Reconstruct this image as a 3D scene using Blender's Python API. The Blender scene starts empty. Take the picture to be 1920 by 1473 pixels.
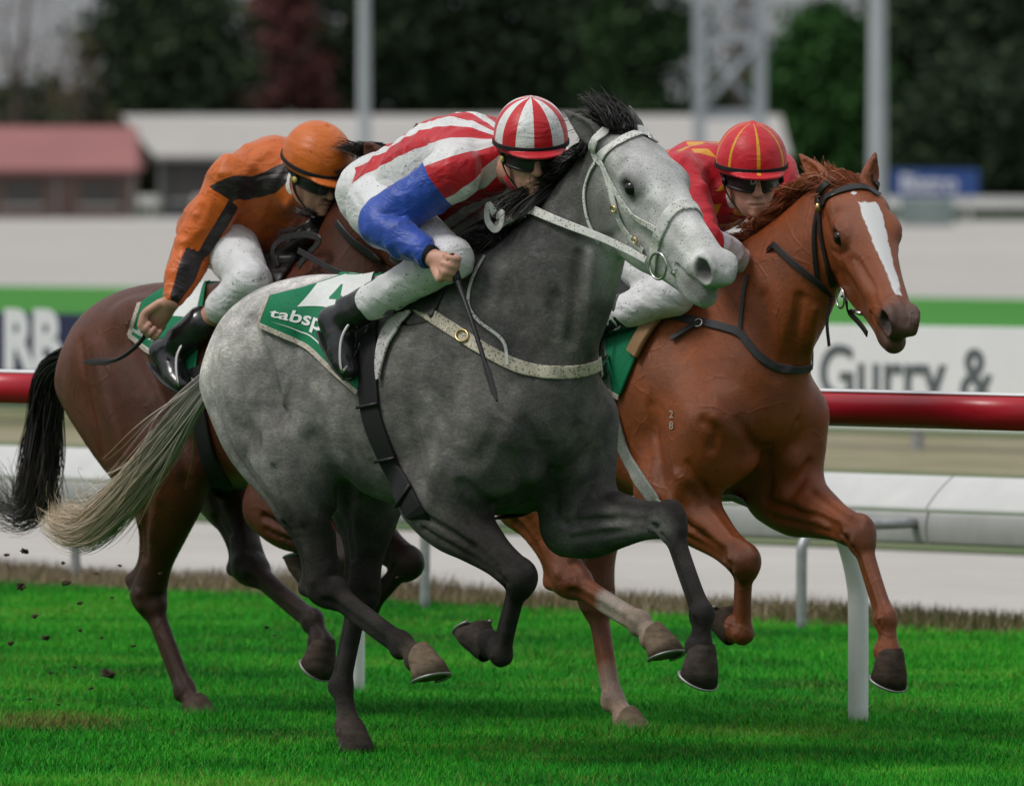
import bpy, bmesh, math, random
import numpy as np
from mathutils import Vector, Matrix

sc = bpy.context.scene
COL = sc.collection
RNG = np.random.default_rng(7)
random.seed(7)

# ------------------------------------------------------------ camera, sky, sun, exposure
CAM_H = 1.8            # eye height of the photographer, metres
F_PX = 19500.0         # focal length in pixels of the 1920 px wide photograph
HORIZON = 340.0
CX, CY = 960.0, 736.5
PITCH = math.atan((CY - HORIZON) / F_PX)
cam_data = bpy.data.cameras.new('camera')
cam = bpy.data.objects.new('camera', cam_data)
COL.objects.link(cam)
cam.location = (0, 0, CAM_H)
cam.rotation_euler = (math.pi / 2 - PITCH, 0, 0)
cam_data.sensor_width = 36.0
cam_data.lens = F_PX / 1920.0 * 36.0
cam_data.clip_start = 0.5
cam_data.clip_end = 6000
cam_data.dof.use_dof = True
cam_data.dof.focus_distance = 32.0
cam_data.dof.aperture_fstop = 6.8
sc.camera = cam

SUN_EL, SUN_AZ = math.radians(52), math.radians(-112)   # sun to the photographer's left, veiled by cloud
world = bpy.data.worlds.new('World')
sc.world = world
world.use_nodes = True
wn, wl = world.node_tree.nodes, world.node_tree.links
wn.clear()
sky = wn.new('ShaderNodeTexSky'); sky.sky_type = 'NISHITA'; sky.sun_disc = False
sky.sun_elevation = SUN_EL; sky.sun_rotation = SUN_AZ
sky.dust_density = 4.0; sky.air_density = 1.0; sky.ozone_density = 1.0
hs = wn.new('ShaderNodeHueSaturation'); hs.inputs['Saturation'].default_value = 0.22
bg = wn.new('ShaderNodeBackground'); bg.inputs['Strength'].default_value = 0.085
wo = wn.new('ShaderNodeOutputWorld')
# an even overcast: the cloud sheet is two to three times brighter overhead than at the horizon
geo = wn.new('ShaderNodeTexCoord'); sx = wn.new('ShaderNodeSeparateXYZ'); wl.new(geo.outputs['Generated'], sx.inputs[0])
up = wn.new('ShaderNodeMath'); up.operation = 'MULTIPLY_ADD'; up.use_clamp = False
cl0 = wn.new('ShaderNodeClamp'); wl.new(sx.outputs[2], cl0.inputs[0]); wl.new(cl0.outputs[0], up.inputs[0]); up.inputs[1].default_value = 2.0; up.inputs[2].default_value = 1.0
ov = wn.new('ShaderNodeMix'); ov.data_type = 'RGBA'; ov.blend_type = 'MULTIPLY'; ov.inputs[0].default_value = 1.0
ov.inputs[6].default_value = (3.5, 3.6, 3.75, 1.0); wl.new(up.outputs[0], ov.inputs[7])
cloud = wn.new('ShaderNodeMix'); cloud.data_type = 'RGBA'; cloud.inputs[0].default_value = 0.8
wl.new(sky.outputs[0], hs.inputs['Color']); wl.new(hs.outputs[0], cloud.inputs[6]); wl.new(ov.outputs[2], cloud.inputs[7])
wl.new(cloud.outputs[2], bg.inputs['Color']); wl.new(bg.outputs[0], wo.inputs['Surface'])

sun_d = bpy.data.lights.new('sun', 'SUN'); sun_d.energy = 1.5; sun_d.angle = math.radians(14); sun_d.color = (1.0, 0.965, 0.91)
sun = bpy.data.objects.new('sun', sun_d); COL.objects.link(sun)
sd = Vector((math.sin(SUN_AZ) * math.cos(SUN_EL), math.cos(SUN_AZ) * math.cos(SUN_EL), math.sin(SUN_EL)))
sun.rotation_euler = sd.to_track_quat('Z', 'Y').to_euler()
sun.location = (0, 20, 30)

sc.view_settings.view_transform = 'Standard'
sc.view_settings.look = 'None'
sc.view_settings.exposure = 0.06
sc.view_settings.gamma = 1.0
sc.view_settings.use_curve_mapping = False
sc.render.engine = 'CYCLES'
sc.cycles.use_denoising = True
sc.cycles.max_bounces = 6
sc.cycles.diffuse_bounces = 3
sc.cycles.glossy_bounces = 3
sc.cycles.transparent_max_bounces = 8
sc.cycles.sample_clamp_indirect = 6.0

# ------------------------------------------------------------ the course frame: u along the running rail, v across it
AL = math.radians(50.3)
FWD = np.array([math.cos(AL), -math.sin(AL), 0.0])
LEFT = np.array([math.sin(AL), math.cos(AL), 0.0])
EYE = np.array([0.0, 0.0, CAM_H])


def ray(px, py):
    """direction from the eye through a point of the photograph (1920 x 1473)"""
    x = (px - CX) / F_PX; y = -(py - CY) / F_PX
    return np.array([x, math.cos(PITCH) + y * math.sin(PITCH), -math.sin(PITCH) + y * math.cos(PITCH)])


def world_at(px, py, Y):
    d = ray(px, py)
    return EYE + d * (Y / d[1])


def ground_at(px, py, z=0.0):
    d = ray(px, py)
    return EYE + d * ((z - CAM_H) / d[2])


def uvw(u, v, z):
    return FWD * u + LEFT * v + np.array([0, 0, z])


# ------------------------------------------------------------ scene helpers
def link(o, parent=None):
    COL.objects.link(o)
    if parent is not None:
        o.parent = parent
    return o


def tag(o, label=None, cat=None, group=None, kind=None):
    if label: o['label'] = label
    if cat: o['category'] = cat
    if group: o['group'] = group
    if kind: o['kind'] = kind
    return o


def empty(name, loc=(0, 0, 0), rz=0.0, label=None, cat=None, group=None):
    o = bpy.data.objects.new(name, None)
    o.empty_display_size = 0.2
    o.location = loc; o.rotation_euler = (0, 0, rz)
    link(o)
    return tag(o, label, cat, group)


def mesh_obj(name, V, Fc, mat=None, parent=None, smooth=True, attrs=None, mats=None, mat_idx=None):
    me = bpy.data.meshes.new(name)
    V = np.asarray(V, dtype=np.float32).reshape(-1, 3)
    if isinstance(Fc, np.ndarray) and Fc.ndim == 2:
        n, k = Fc.shape
        me.vertices.add(len(V)); me.vertices.foreach_set('co', V.ravel())
        me.loops.add(n * k); me.loops.foreach_set('vertex_index', Fc.astype(np.int32).ravel())
        me.polygons.add(n)
        me.polygons.foreach_set('loop_start', np.arange(0, n * k, k, dtype=np.int32))
        me.update(calc_edges=True)
    else:
        me.from_pydata([tuple(map(float, v)) for v in V], [], [tuple(int(i) for i in f) for f in Fc])
        me.update()
    me.validate()
    if smooth:
        me.polygons.foreach_set('use_smooth', np.ones(len(me.polygons), dtype=bool))
    if attrs:
        for an, data in attrs.items():
            data = np.asarray(data, dtype=np.float32)
            if data.ndim == 1:
                a = me.attributes.new(an, 'FLOAT', 'POINT'); a.data.foreach_set('value', data)
            else:
                if data.shape[1] == 3:
                    data = np.concatenate([data, np.ones((len(data), 1), np.float32)], 1)
                a = me.attributes.new(an, 'FLOAT_COLOR', 'POINT'); a.data.foreach_set('color', data.ravel())
    if mats:
        for m in mats: me.materials.append(m)
        if mat_idx is not None:
            me.polygons.foreach_set('material_index', np.asarray(mat_idx, dtype=np.int32))
    elif mat is not None:
        me.materials.append(mat)
    o = bpy.data.objects.new(name, me)
    return link(o, parent)


class MB:
    """collects simple solids and links them as one mesh object"""
    def __init__(s): s.v = []; s.f = []

    def add(s, V, Fc):
        b = sum(len(x) for x in s.v)
        s.v.append(np.asarray(V, float).reshape(-1, 3))
        s.f += [tuple(i + b for i in f) for f in Fc]
        return s

    def box(s, c, size, R=None, bevel=0.0):
        c = np.asarray(c, float); h = np.asarray(size, float) / 2
        if bevel <= 0:
            V = np.array([[x, y, z] for x in (-1, 1) for y in (-1, 1) for z in (-1, 1)]) * h
            Fc = [(0, 1, 3, 2), (4, 6, 7, 5), (0, 4, 5, 1), (2, 3, 7, 6), (0, 2, 6, 4), (1, 5, 7, 3)]
        else:
            bm = bmesh.new(); bmesh.ops.create_cube(bm, size=1.0)
            for v in bm.verts: v.co = Vector((v.co.x * 2 * h[0], v.co.y * 2 * h[1], v.co.z * 2 * h[2]))
            bmesh.ops.bevel(bm, geom=bm.edges[:], offset=bevel, segments=2, affect='EDGES', profile=0.6)
            bm.verts.index_update()
            V = np.array([v.co[:] for v in bm.verts]); Fc = [[v.index for v in f.verts] for f in bm.faces]; bm.free()
        if R is not None: V = V @ np.asarray(R).T
        return s.add(V + c, Fc)

    def tube(s, pts, r, n=10, caps=True, rr=None, flat=1.0, side=None):
        V, Fc = tube_mesh(pts, r, n, caps, flat, side)
        return s.add(V, Fc)

    def build(s, name, mat, parent=None, smooth=True, attrs=None):
        V = np.concatenate(s.v) if s.v else np.zeros((0, 3))
        return mesh_obj(name, V, s.f, mat, parent, smooth, attrs)


def rotz(a):
    c, s_ = math.cos(a), math.sin(a)
    return np.array([[c, -s_, 0], [s_, c, 0], [0, 0, 1.0]])


def nrm(v):
    v = np.asarray(v, float)
    return v / (np.linalg.norm(v) + 1e-12)


def catmull(P, n):
    """n samples of a Catmull-Rom curve through the rows of P (any number of columns)"""
    P = np.asarray(P, float)
    if len(P) == 2:
        t = np.linspace(0, 1, n)[:, None]
        return P[0] * (1 - t) + P[1] * t
    Q = np.vstack([2 * P[0] - P[1], P, 2 * P[-1] - P[-2]])
    t = np.linspace(0, len(P) - 1 - 1e-9, n)
    i = t.astype(int); f = (t - i)[:, None]
    a, b, c, d = Q[i], Q[i + 1], Q[i + 2], Q[i + 3]
    return 0.5 * ((2 * b) + (-a + c) * f + (2 * a - 5 * b + 4 * c - d) * f ** 2 + (-a + 3 * b - 3 * c + d) * f ** 3)


def tube_mesh(pts, r, n=10, caps=True, flat=1.0, side=None):
    pts = np.asarray(pts, float); m = len(pts)
    r = np.broadcast_to(np.asarray(r, float), (m,))
    T = np.gradient(pts, axis=0); T /= np.linalg.norm(T, axis=1)[:, None] + 1e-12
    ref = np.array([0, 0, 1.0]) if side is None else nrm(side)
    if side is None and abs(T[0] @ ref) > 0.9: ref = np.array([1.0, 0, 0])
    V = []
    A = nrm(np.cross(T[0], ref))
    ang = np.linspace(0, 2 * math.pi, n, endpoint=False)
    for i in range(m):
        A = nrm(A - T[i] * (A @ T[i])); B = np.cross(T[i], A)
        V.append(pts[i] + r[i] * (np.cos(ang)[:, None] * A + flat * np.sin(ang)[:, None] * B))
    V = np.concatenate(V)
    Fc = [(i * n + j, i * n + (j + 1) % n, (i + 1) * n + (j + 1) % n, (i + 1) * n + j) for i in range(m - 1) for j in range(n)]
    if caps:
        Fc.append(tuple(range(n - 1, -1, -1))); Fc.append(tuple((m - 1) * n + j for j in range(n)))
    return V, Fc


# ------------------------------------------------------------ material helpers
class NT:
    def __init__(s, name):
        s.m = bpy.data.materials.new(name); s.m.use_nodes = True
        s.n = s.m.node_tree.nodes; s.l = s.m.node_tree.links
        s.n.clear()
        s.out = s.n.new('ShaderNodeOutputMaterial')
        s.b = s.n.new('ShaderNodeBsdfPrincipled')
        s.l.new(s.b.outputs[0], s.out.inputs['Surface'])

    def put(s, sock, v):
        if isinstance(v, bpy.types.NodeSocket): s.l.new(v, sock)
        elif isinstance(v, (tuple, list)):
            if sock.type == 'RGBA' and len(v) == 3: v = tuple(v) + (1.0,)
            sock.default_value = v
        else: sock.default_value = v

    def coord(s, kind='Object', scale=None):
        c = s.n.new('ShaderNodeTexCoord').outputs[kind]
        if scale is None: return c
        mp = s.n.new('ShaderNodeMapping'); s.l.new(c, mp.inputs['Vector']); mp.inputs['Scale'].default_value = scale
        return mp.outputs[0]

    def noise(s, scale, detail=3, rough=0.55, vec=None, dist=0.0):
        t = s.n.new('ShaderNodeTexNoise'); t.inputs['Scale'].default_value = scale
        t.inputs['Detail'].default_value = detail; t.inputs['Roughness'].default_value = rough; t.inputs['Distortion'].default_value = dist
        s.l.new(vec if vec is not None else s.coord(), t.inputs['Vector'])
        return t.outputs['Fac']

    def voro(s, scale, vec=None, out='Distance', feature='F1'):
        t = s.n.new('ShaderNodeTexVoronoi'); t.feature = feature; t.inputs['Scale'].default_value = scale
        s.l.new(vec if vec is not None else s.coord(), t.inputs['Vector'])
        return t.outputs[out]

    def ramp(s, fac, stops, interp='LINEAR'):
        r = s.n.new('ShaderNodeValToRGB'); r.color_ramp.interpolation = interp
        e = r.color_ramp.elements
        while len(e) < len(stops): e.new(0.5)
        for k, (p, c) in enumerate(stops):
            e[k].position = p; e[k].color = tuple(c) + (1.0,) if len(c) == 3 else c
        s.l.new(fac, r.inputs['Fac'])
        return r.outputs['Color']

    def mix(s, fac, a, b, mode='MIX'):
        r = s.n.new('ShaderNodeMix'); r.data_type = 'RGBA'; r.blend_type = mode
        s.put(r.inputs[0], fac); s.put(r.inputs[6], a); s.put(r.inputs[7], b)
        return r.outputs[2]

    def math(s, op, a, b=0.0, c=0.0, clamp=False):
        r = s.n.new('ShaderNodeMath'); r.operation = op; r.use_clamp = clamp
        s.put(r.inputs[0], a); s.put(r.inputs[1], b)
        if len(r.inputs) > 2: s.put(r.inputs[2], c)
        return r.outputs[0]

    def attr(s, name, out='Color'):
        a = s.n.new('ShaderNodeAttribute'); a.attribute_name = name
        return a.outputs[out]

    def sep(s, v):
        r = s.n.new('ShaderNodeSeparateXYZ'); s.l.new(v, r.inputs[0]); return r.outputs

    def bump(s, h, strength=0.3, dist=0.01):
        r = s.n.new('ShaderNodeBump'); r.inputs['Strength'].default_value = strength; r.inputs['Distance'].default_value = dist
        s.l.new(h, r.inputs['Height']); s.l.new(r.outputs[0], s.b.inputs['Normal'])

    def set(s, color=None, rough=None, metal=None, spec=None, coat=None, sheen=None, sss=None, emis=None):
        if color is not None: s.put(s.b.inputs['Base Color'], color)
        if rough is not None: s.put(s.b.inputs['Roughness'], rough)
        if metal is not None: s.put(s.b.inputs['Metallic'], metal)
        if spec is not None: s.put(s.b.inputs['Specular IOR Level'], spec)
        if coat is not None: s.put(s.b.inputs['Coat Weight'], coat)
        if sheen is not None: s.put(s.b.inputs['Sheen Weight'], sheen)
        if sss is not None: s.put(s.b.inputs['Subsurface Weight'], sss)
        return s.m


def plain(name, color, rough=0.6, metal=0.0, vary=0.15, scale=18.0, bump=0.0, spec=None, coat=None, stretch=None):
    t = NT(name)
    v = t.coord('Object', stretch) if stretch else t.coord()
    nz = t.noise(scale, 4, 0.6, v)
    lo = tuple(c * (1 - vary) for c in color); hi = tuple(min(1, c * (1 + vary)) for c in color)
    t.set(t.ramp(nz, [(0.3, lo), (0.7, hi)]), rough, metal, spec, coat)
    if bump: t.bump(t.noise(scale * 3, 4, 0.6, v), bump, 0.01)
    return t.m
# ------------------------------------------------------------ the ground, in strips along the track
def strip(name, v0, v1, z, mat, u0=-900, u1=300, nu=1):
    us = np.linspace(u0, u1, nu + 1)
    V = []; Fc = []
    for i, u in enumerate(us):
        V += [uvw(u, v0, z), uvw(u, v1, z)]
        if i: Fc.append((2 * i - 2, 2 * i, 2 * i + 1, 2 * i - 1))
    o = mesh_obj(name, V, Fc, mat, None, False)
    return tag(o, kind='structure')


def ground_mat(name, cols, scale, rough=.9, bump=.4, stretch=None):
    t = NT(name)
    v = t.coord('Object', stretch) if stretch else t.coord()
    n1 = t.noise(scale, 6, .65, v); n2 = t.noise(scale * 9, 5, .7, v)
    f = t.math('ADD', t.math('MULTIPLY', n1, .65), t.math('MULTIPLY', n2, .35))
    t.set(t.ramp(f, [(.32, cols[0]), (.5, cols[1]), (.68, cols[2])]), rough, 0, .2)
    t.bump(n2, bump, .03)
    return t.m


M_field = ground_mat('field', [(.025, .05, .012), (.04, .085, .018), (.06, .10, .03)], .35)
M_turf = ground_mat('turf_soil', [(.008, .060, .005), (.013, .10, .006), (.022, .13, .009)], 1.2)
M_verge = ground_mat('verge_soil', [(.10, .085, .05), (.20, .17, .115), (.09, .12, .04)], 2.0)
M_sand = ground_mat('sand', [(.40, .375, .345), (.48, .455, .425), (.54, .515, .485)], .9, .95, .6, (.35, .35, 1))
M_dirt = ground_mat('infield_dirt', [(.10, .14, .04), (.24, .22, .13), (.42, .36, .27)], .22)
M_green = ground_mat('infield_green', [(.035, .17, .02), (.05, .24, .03), (.07, .26, .04)], .12)
M_muted = ground_mat('infield_muted', [(.05, .11, .03), (.10, .15, .06), (.16, .17, .09)], .15)
M_pale = ground_mat('pale_track', [(.40, .38, .35), (.45, .43, .405), (.50, .48, .455)], .05)

g0 = mesh_obj('ground', [(-4000, -200, -.05), (4000, -200, -.05), (4000, 6000, -.05), (-4000, 6000, -.05)], [(0, 1, 2, 3)], M_field, None, False)
tag(g0, kind='structure')
strip('turf', 2, 27.9, 0.0, M_turf)
strip('rough_verge', 27.9, 28.75, .004, M_verge)
strip('sand_track', 28.75, 33.9, -.004, M_sand)
strip('inner_verge', 33.9, 43.0, .004, M_muted)
strip('infield_dirt', 43.0, 49.5, -.004, M_dirt)
strip('infield_rough', 49.5, 76, .004, M_muted)
strip('infield_grass', 76, 108, .0, M_green)
strip('far_track', 108, 322, -.004, M_pale)


# ------------------------------------------------------------ grass
def grass_mat(name, tint=1.0):
    t = NT(name)
    r = t.attr('rnd', 'Fac'); a = t.attr('along', 'Fac')
    c = t.ramp(r, [(.0, (.006, .12, .006)), (.35, (.014, .28, .010)), (.65, (.036, .42, .014)), (.90, (.12, .48, .03)), (.96, (.20, .27, .05)), (1.0, (.16, .085, .04))])
    c = t.mix(1.0, c, t.ramp(a, [(0, (.85, .85, .82)), (1, (1.05, 1.04, 1.0))]), 'MULTIPLY')
    t.set(c, .6, 0, .18)
    t.b.inputs['Transmission Weight'].default_value = 0.0
    return t.m


def rough_mat(name):
    t = NT(name)
    r = t.attr('rnd', 'Fac')
    t.set(t.ramp(r, [(0, (.05, .09, .02)), (.3, (.13, .13, .045)), (.6, (.24, .19, .11)), (1, (.36, .29, .20))]), .8, 0, .2)
    return t.m


def blades(name, X, Y, hgt, wid, rnd, mat, lean=1.3, seed=3):
    """single grass blades, each one tapering triangle leaning its own way"""
    rng = np.random.default_rng(seed); n = len(X)
    az = rng.uniform(0, 2 * math.pi, n); ln = rng.uniform(.1, 1, n) * lean
    dx, dy = np.cos(az), np.sin(az); fa = az + rng.uniform(.6, 2.5, n)
    Z = np.zeros(n)
    root = np.stack([X, Y, Z - .005], 1); sd_ = np.stack([np.cos(fa), np.sin(fa), Z], 1) * (wid / 2)[:, None]
    tip = root + np.stack([dx * hgt * ln, dy * hgt * ln, hgt * (1 - .25 * ln)], 1)
    V = np.stack([root - sd_, root + sd_, tip], 1).reshape(-1, 3)
    T = np.arange(n * 3).reshape(-1, 3)
    al = np.tile(np.array([0, 0, 1.0]), n); rv = np.repeat(rnd, 3)
    return mesh_obj(name, V, T, mat, None, False, {'along': al, 'rnd': rv})


def vnoise(x, y, s, seed=0):
    """cheap smooth value noise"""
    rng = np.random.default_rng(seed); G = rng.uniform(0, 1, (64, 64))
    x = x * s; y = y * s
    i = np.floor(x).astype(int); j = np.floor(y).astype(int); fx = x - i; fy = y - j
    fx = fx * fx * (3 - 2 * fx); fy = fy * fy * (3 - 2 * fy)
    g = lambda a, b: G[a % 64, b % 64]
    return (g(i, j) * (1 - fx) + g(i + 1, j) * fx) * (1 - fy) + (g(i, j + 1) * (1 - fx) + g(i + 1, j + 1) * fx) * fy


rg = np.random.default_rng(11)
n = 860000
Y = 29.6 + (46.8 - 29.6) * rg.uniform(0, 1, n) ** 1.15
X = rg.uniform(-1, 1, n) * (Y * .0493 * 1.22 + .5)
v = X * LEFT[0] + Y * LEFT[1]
k = v < 28.0
X, Y = X[k], Y[k]; n = len(X)
u = X * FWD[0] + Y * FWD[1]; v = X * LEFT[0] + Y * LEFT[1]
cl = .5 * vnoise(u, v, 2.2, 1) + .3 * vnoise(u, v, 6.0, 2) + .2 * vnoise(u, v, 15.0, 4)
hgt = (.016 + .036 * cl) * rg.uniform(.6, 1.25, n)
rnd = np.clip(rg.normal(.45, .19, n) + (vnoise(u, v, .9, 5) - .5) * .7 + (vnoise(u, v, 4.0, 6) - .5) * .45, 0, .93)
odd = rg.uniform(0, 1, n) < .02 + .04 * (vnoise(u, v, 1.5, 8) > .7)
rnd[odd] = rg.uniform(.93, 1, odd.sum())
for fx, fy in ((668, 1412), (1190, 1378), (375, 1348)):                   # the sward stands up round the planted hooves
    q_ = ground_at(fx, fy); dq = np.hypot(X - q_[0], Y - q_[1]); hgt *= 1 + .9 * np.exp(-(dq / .22) ** 2)
# kicked-up soil patch behind the bay's heels
pc = ground_at(88, 1358); dd = np.hypot(X - pc[0], (Y - pc[1]) * .45) + (vnoise(u, v, 7.0, 12) - .5) * .16
sp = (dd < .34 * rg.uniform(.3, 1, n)) & (rg.uniform(0, 1, n) < .8); rnd[sp] = rg.uniform(.97, 1, sp.sum()); hgt[sp] *= 1.1
wn_ = (vnoise(u, v, 1.3, 21) * .6 + vnoise(u, v, 5.0, 22) * .4 > .68) & (rg.uniform(0, 1, n) < .22); rnd[wn_] = rg.uniform(.9, 1, wn_.sum())
tag(blades('turf_grass', X, Y, hgt, rg.uniform(.0028, .0052, n), rnd, grass_mat('turf_blades')), 'short bright green turf under the galloping horses', 'grass', kind='stuff')

n = 60000
uu = rg.uniform(-52, -24, n); vv = 27.75 + 1.15 * rg.beta(2, 2, n)
W = np.outer(uu, FWD) + np.outer(vv, LEFT)
hh = (.04 + .11 * vnoise(uu, vv, 1.4, 9) * np.clip(1.2 - np.abs(vv - 28.3) * 1.6, .2, 1)) * rg.uniform(.5, 1.3, n)
tag(blades('dry_grass', W[:, 0], W[:, 1], hh, rg.uniform(.005, .010, n), np.clip(rg.normal(.55, .2, n) + (vnoise(uu, vv, .8, 10) - .5) * .6, 0, 1), rough_mat('dry_blades'), .8, 5),
    'dry brown grass along the edge of the sand track', 'grass', kind='stuff')

# ------------------------------------------------------------ running rail: red tube with a white strip along its top, on goose-neck posts
def rail_mats():
    t = NT('rail_red')
    nz = t.noise(3, 5, .6, t.coord('Object', (1, 1, 8)))
    t.set(t.ramp(nz, [(.3, (.46, .010, .024)), (.7, (.58, .016, .036))]), .32, 0, .5)
    t.bump(t.noise(60, 3, .6), .05, .004)
    red = t.m
    white = plain('rail_white', (.78, .79, .80), .35, vary=.06, scale=9)
    return red, white


M_red, M_white = rail_mats()
M_galv = plain('galvanised', (.42, .43, .44), .45, .6, .15, 25)
POST_V = .5 * (LEFT @ ground_at(1600, 1345, .02) + LEFT @ ground_at(675, 1288, .02))
RAIL_V = POST_V - .36
fr_ = type('P', (), {})


def z_at(px, py, v_):
    d = ray(px, py); t_ = v_ / (LEFT @ d)
    p = EYE + d * t_
    return FWD @ p, p[2]


_, zt = z_at(1700, 735, RAIL_V); _, zb = z_at(1700, 802, RAIL_V)
RR = (zt - zb) / 2; RZ = (zt + zb) / 2
b1 = ground_at(1600, 1345, .02); b2 = ground_at(675, 1288, .02)
pu1, pu2 = FWD @ b1, FWD @ b2
gap = pu1 - pu2
rail = empty('running_rail', uvw(pu1, POST_V, 0), -AL, 'red running rail with white top on white goose-neck posts', 'rail')
NP = 7
for i in range(-4, 3):
    # a rail length between post midpoints, jointed with a small gap
    x0 = (i - .5) * gap + .004; x1 = (i + .5) * gap - .004
    dv = RAIL_V - POST_V
    m = MB().tube([(x, dv, RZ) for x in np.linspace(x0, x1, 6)], RR, 32)
    m.build('rail', M_red, rail)
    a = np.linspace(math.radians(62), math.radians(118), 7)
    V = []; Fc = []
    for x in (x0 + .002, x1 - .002):
        for rr_ in (RR + .0015, RR + .006):
            for q in a: V.append((x, dv + math.cos(q) * rr_, RZ + math.sin(q) * rr_))
    for j in range(6):
        Fc += [(7 + j, 7 + j + 1, 21 + j + 1, 21 + j), (j, 14 + j, 14 + j + 1, j + 1)]
    Fc += [(0, 7, 21, 14), (6, 20, 27, 13), (0, 1, 2, 3, 4, 5, 6, 13, 12, 11, 10, 9, 8, 7), (14, 21, 22, 23, 24, 25, 26, 27, 20, 19, 18, 17, 16, 15)]
    mesh_obj('rail_top_strip', V, Fc, M_white, rail, False)
    pts = [(i * gap, 0, -.05), (i * gap, 0, .35), (i * gap, -.01, .48), (i * gap, -.06, .62), (i * gap, -.16, .76), (i * gap, -.26, .87), (i * gap, dv + .01, RZ - RR + .01)]
    po = MB().tube(catmull(pts, 26), .034, 16).build('post', M_white, rail)
    MB().box((i * gap, dv, RZ - RR - .004), (.10, .09, .012), bevel=.003).build('bracket', M_galv, po)

# ------------------------------------------------------------ low double-board rail beyond, on bent metal posts
Q_V = np.mean([LEFT @ ground_at(*q) for q in ((1503, 1182), (797, 1142), (142, 1094))])
B_V = Q_V + .34
_, z_t = z_at(1920, 900, B_V); _, z_m = z_at(1920, 965, B_V); _, z_b = z_at(1920, 1027, B_V)
M_board = plain('board_white', (.78, .78, .77), .45, vary=.08, scale=4)
M_board2 = plain('board_grey', (.46, .46, .45), .5, vary=.12, scale=4)
q1 = ground_at(1503, 1182); q2 = ground_at(797, 1142); q3 = ground_at(142, 1094)
qu = [FWD @ q for q in (q1, q2, q3)]
g2 = (qu[0] - qu[2]) / 2
low = empty('board_rail', uvw(qu[0], B_V, 0), -AL, 'low white and grey double board rail beside the sand track', 'rail')


def board(name, x0, x1, z0, z1, mat, bulge, lean=0.0):
    n_ = 9; zz = np.linspace(z0, z1, n_); dep = bulge * np.sin(np.linspace(0, math.pi, n_)) ** .8
    V = []; Fc = []
    for x in (x0, x1):
        for off in (0, .02):
            for z_, d_ in zip(zz, dep): V.append((x, -d_ - .01 + off + lean * (z_ - z0) / (z1 - z0), z_))
    for j in range(n_ - 1):
        Fc += [(j, j + 1, 2 * n_ + j + 1, 2 * n_ + j), (n_ + j, 3 * n_ + j, 3 * n_ + j + 1, n_ + j + 1)]
    Fc += [(0, 2 * n_, 3 * n_, n_), (n_ - 1, 2 * n_ - 1, 4 * n_ - 1, 3 * n_ - 1)]
    for s_ in (0, 2 * n_):
        for j in range(n_ - 1): Fc.append((s_ + j, s_ + n_ + j, s_ + n_ + j + 1, s_ + j + 1))
    return mesh_obj(name, V, Fc, mat, low)


xj = (z_at(1740, 940, B_V)[0]) - qu[0]
for i in range(-6, 4):
    x0 = xj + i * g2 * .93; x1 = x0 + g2 * .93 - .012
    board('board', x0, x1, z_m + .004, z_t, M_board, .012, .15)
    board('board', x0 + .02, x1 + .02, z_b, z_m - .004, M_board2, .012)
qv = [LEFT @ q for q in (q1, q2, q3)]
PQ = [(qu[0] + g2, qv[0]), (qu[0], qv[0]), (qu[1], qv[1]), (qu[2], qv[2]), (qu[2] - g2, qv[2]), (qu[2] - 2 * g2, qv[2])]
for pu_, pv_ in PQ:
    x = pu_ - qu[0]; y = pv_ - B_V
    pts = [(x, y, -.05), (x, y, .28), (x, y + .01, .35), (x, y + .06, .40), (x, y + .16, .415), (x, .03, .42)]
    MB().tube(catmull(pts, 20), .022, 12).build('post', M_galv, low)

# ------------------------------------------------------------ advertising hoardings on the inner fence
def text_mesh(s_, size, extr=.004, bold=0.0, shear=0.0, space=1.0):
    cu = bpy.data.curves.new('t', 'FONT'); cu.body = s_; cu.size = size; cu.extrude = extr; cu.offset = bold; cu.shear = shear; cu.space_character = space
    cu.resolution_u = 6
    o = bpy.data.objects.new('t', cu); COL.objects.link(o)
    dg = bpy.context.evaluated_depsgraph_get(); me = bpy.data.meshes.new_from_object(o.evaluated_get(dg))
    bpy.data.objects.remove(o); bpy.data.curves.remove(cu)
    V = np.array([v_.co[:] for v_ in me.vertices]).reshape(-1, 3); Fc = [list(p.vertices) for p in me.polygons]
    bpy.data.meshes.remove(me)
    return V, Fc


H_V = 46.7
def hoarding(px0, px1, name, label, col, zt_, zb_, words):
    ua, _ = z_at(px0, 700, H_V); ub, _ = z_at(px1, 700, H_V)
    e = empty(name, uvw(ua, H_V, 0), -AL, label, 'hoarding', 'advertising hoardings along the inner fence')
    L_ = ub - ua
    MB().box((L_ / 2, 0, (zt_ + zb_) / 2), (L_, .03, zt_ - zb_), bevel=.006).build('panel', plain(name + '_face', col, .55, vary=.04, scale=2), e, False)
    for x in np.linspace(.25, L_ - .25, 4):
        MB().box((x, .045, zt_ / 2 - .03), (.07, .05, zt_ - .02)).build('post', M_galv, e, False)
    for (txt, px, size, z0, tc, bold) in words:
        V, Fc = text_mesh(txt, size, .003, bold)
        x, _ = z_at(px, 700, H_V)
        V2 = np.stack([V[:, 0] + x - ua, -V[:, 2] - .02, V[:, 1] + z0], 1)
        mesh_obj('lettering', V2, Fc, plain(name + '_ink', tc, .5, vary=.03), e, False)
    return e


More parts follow.
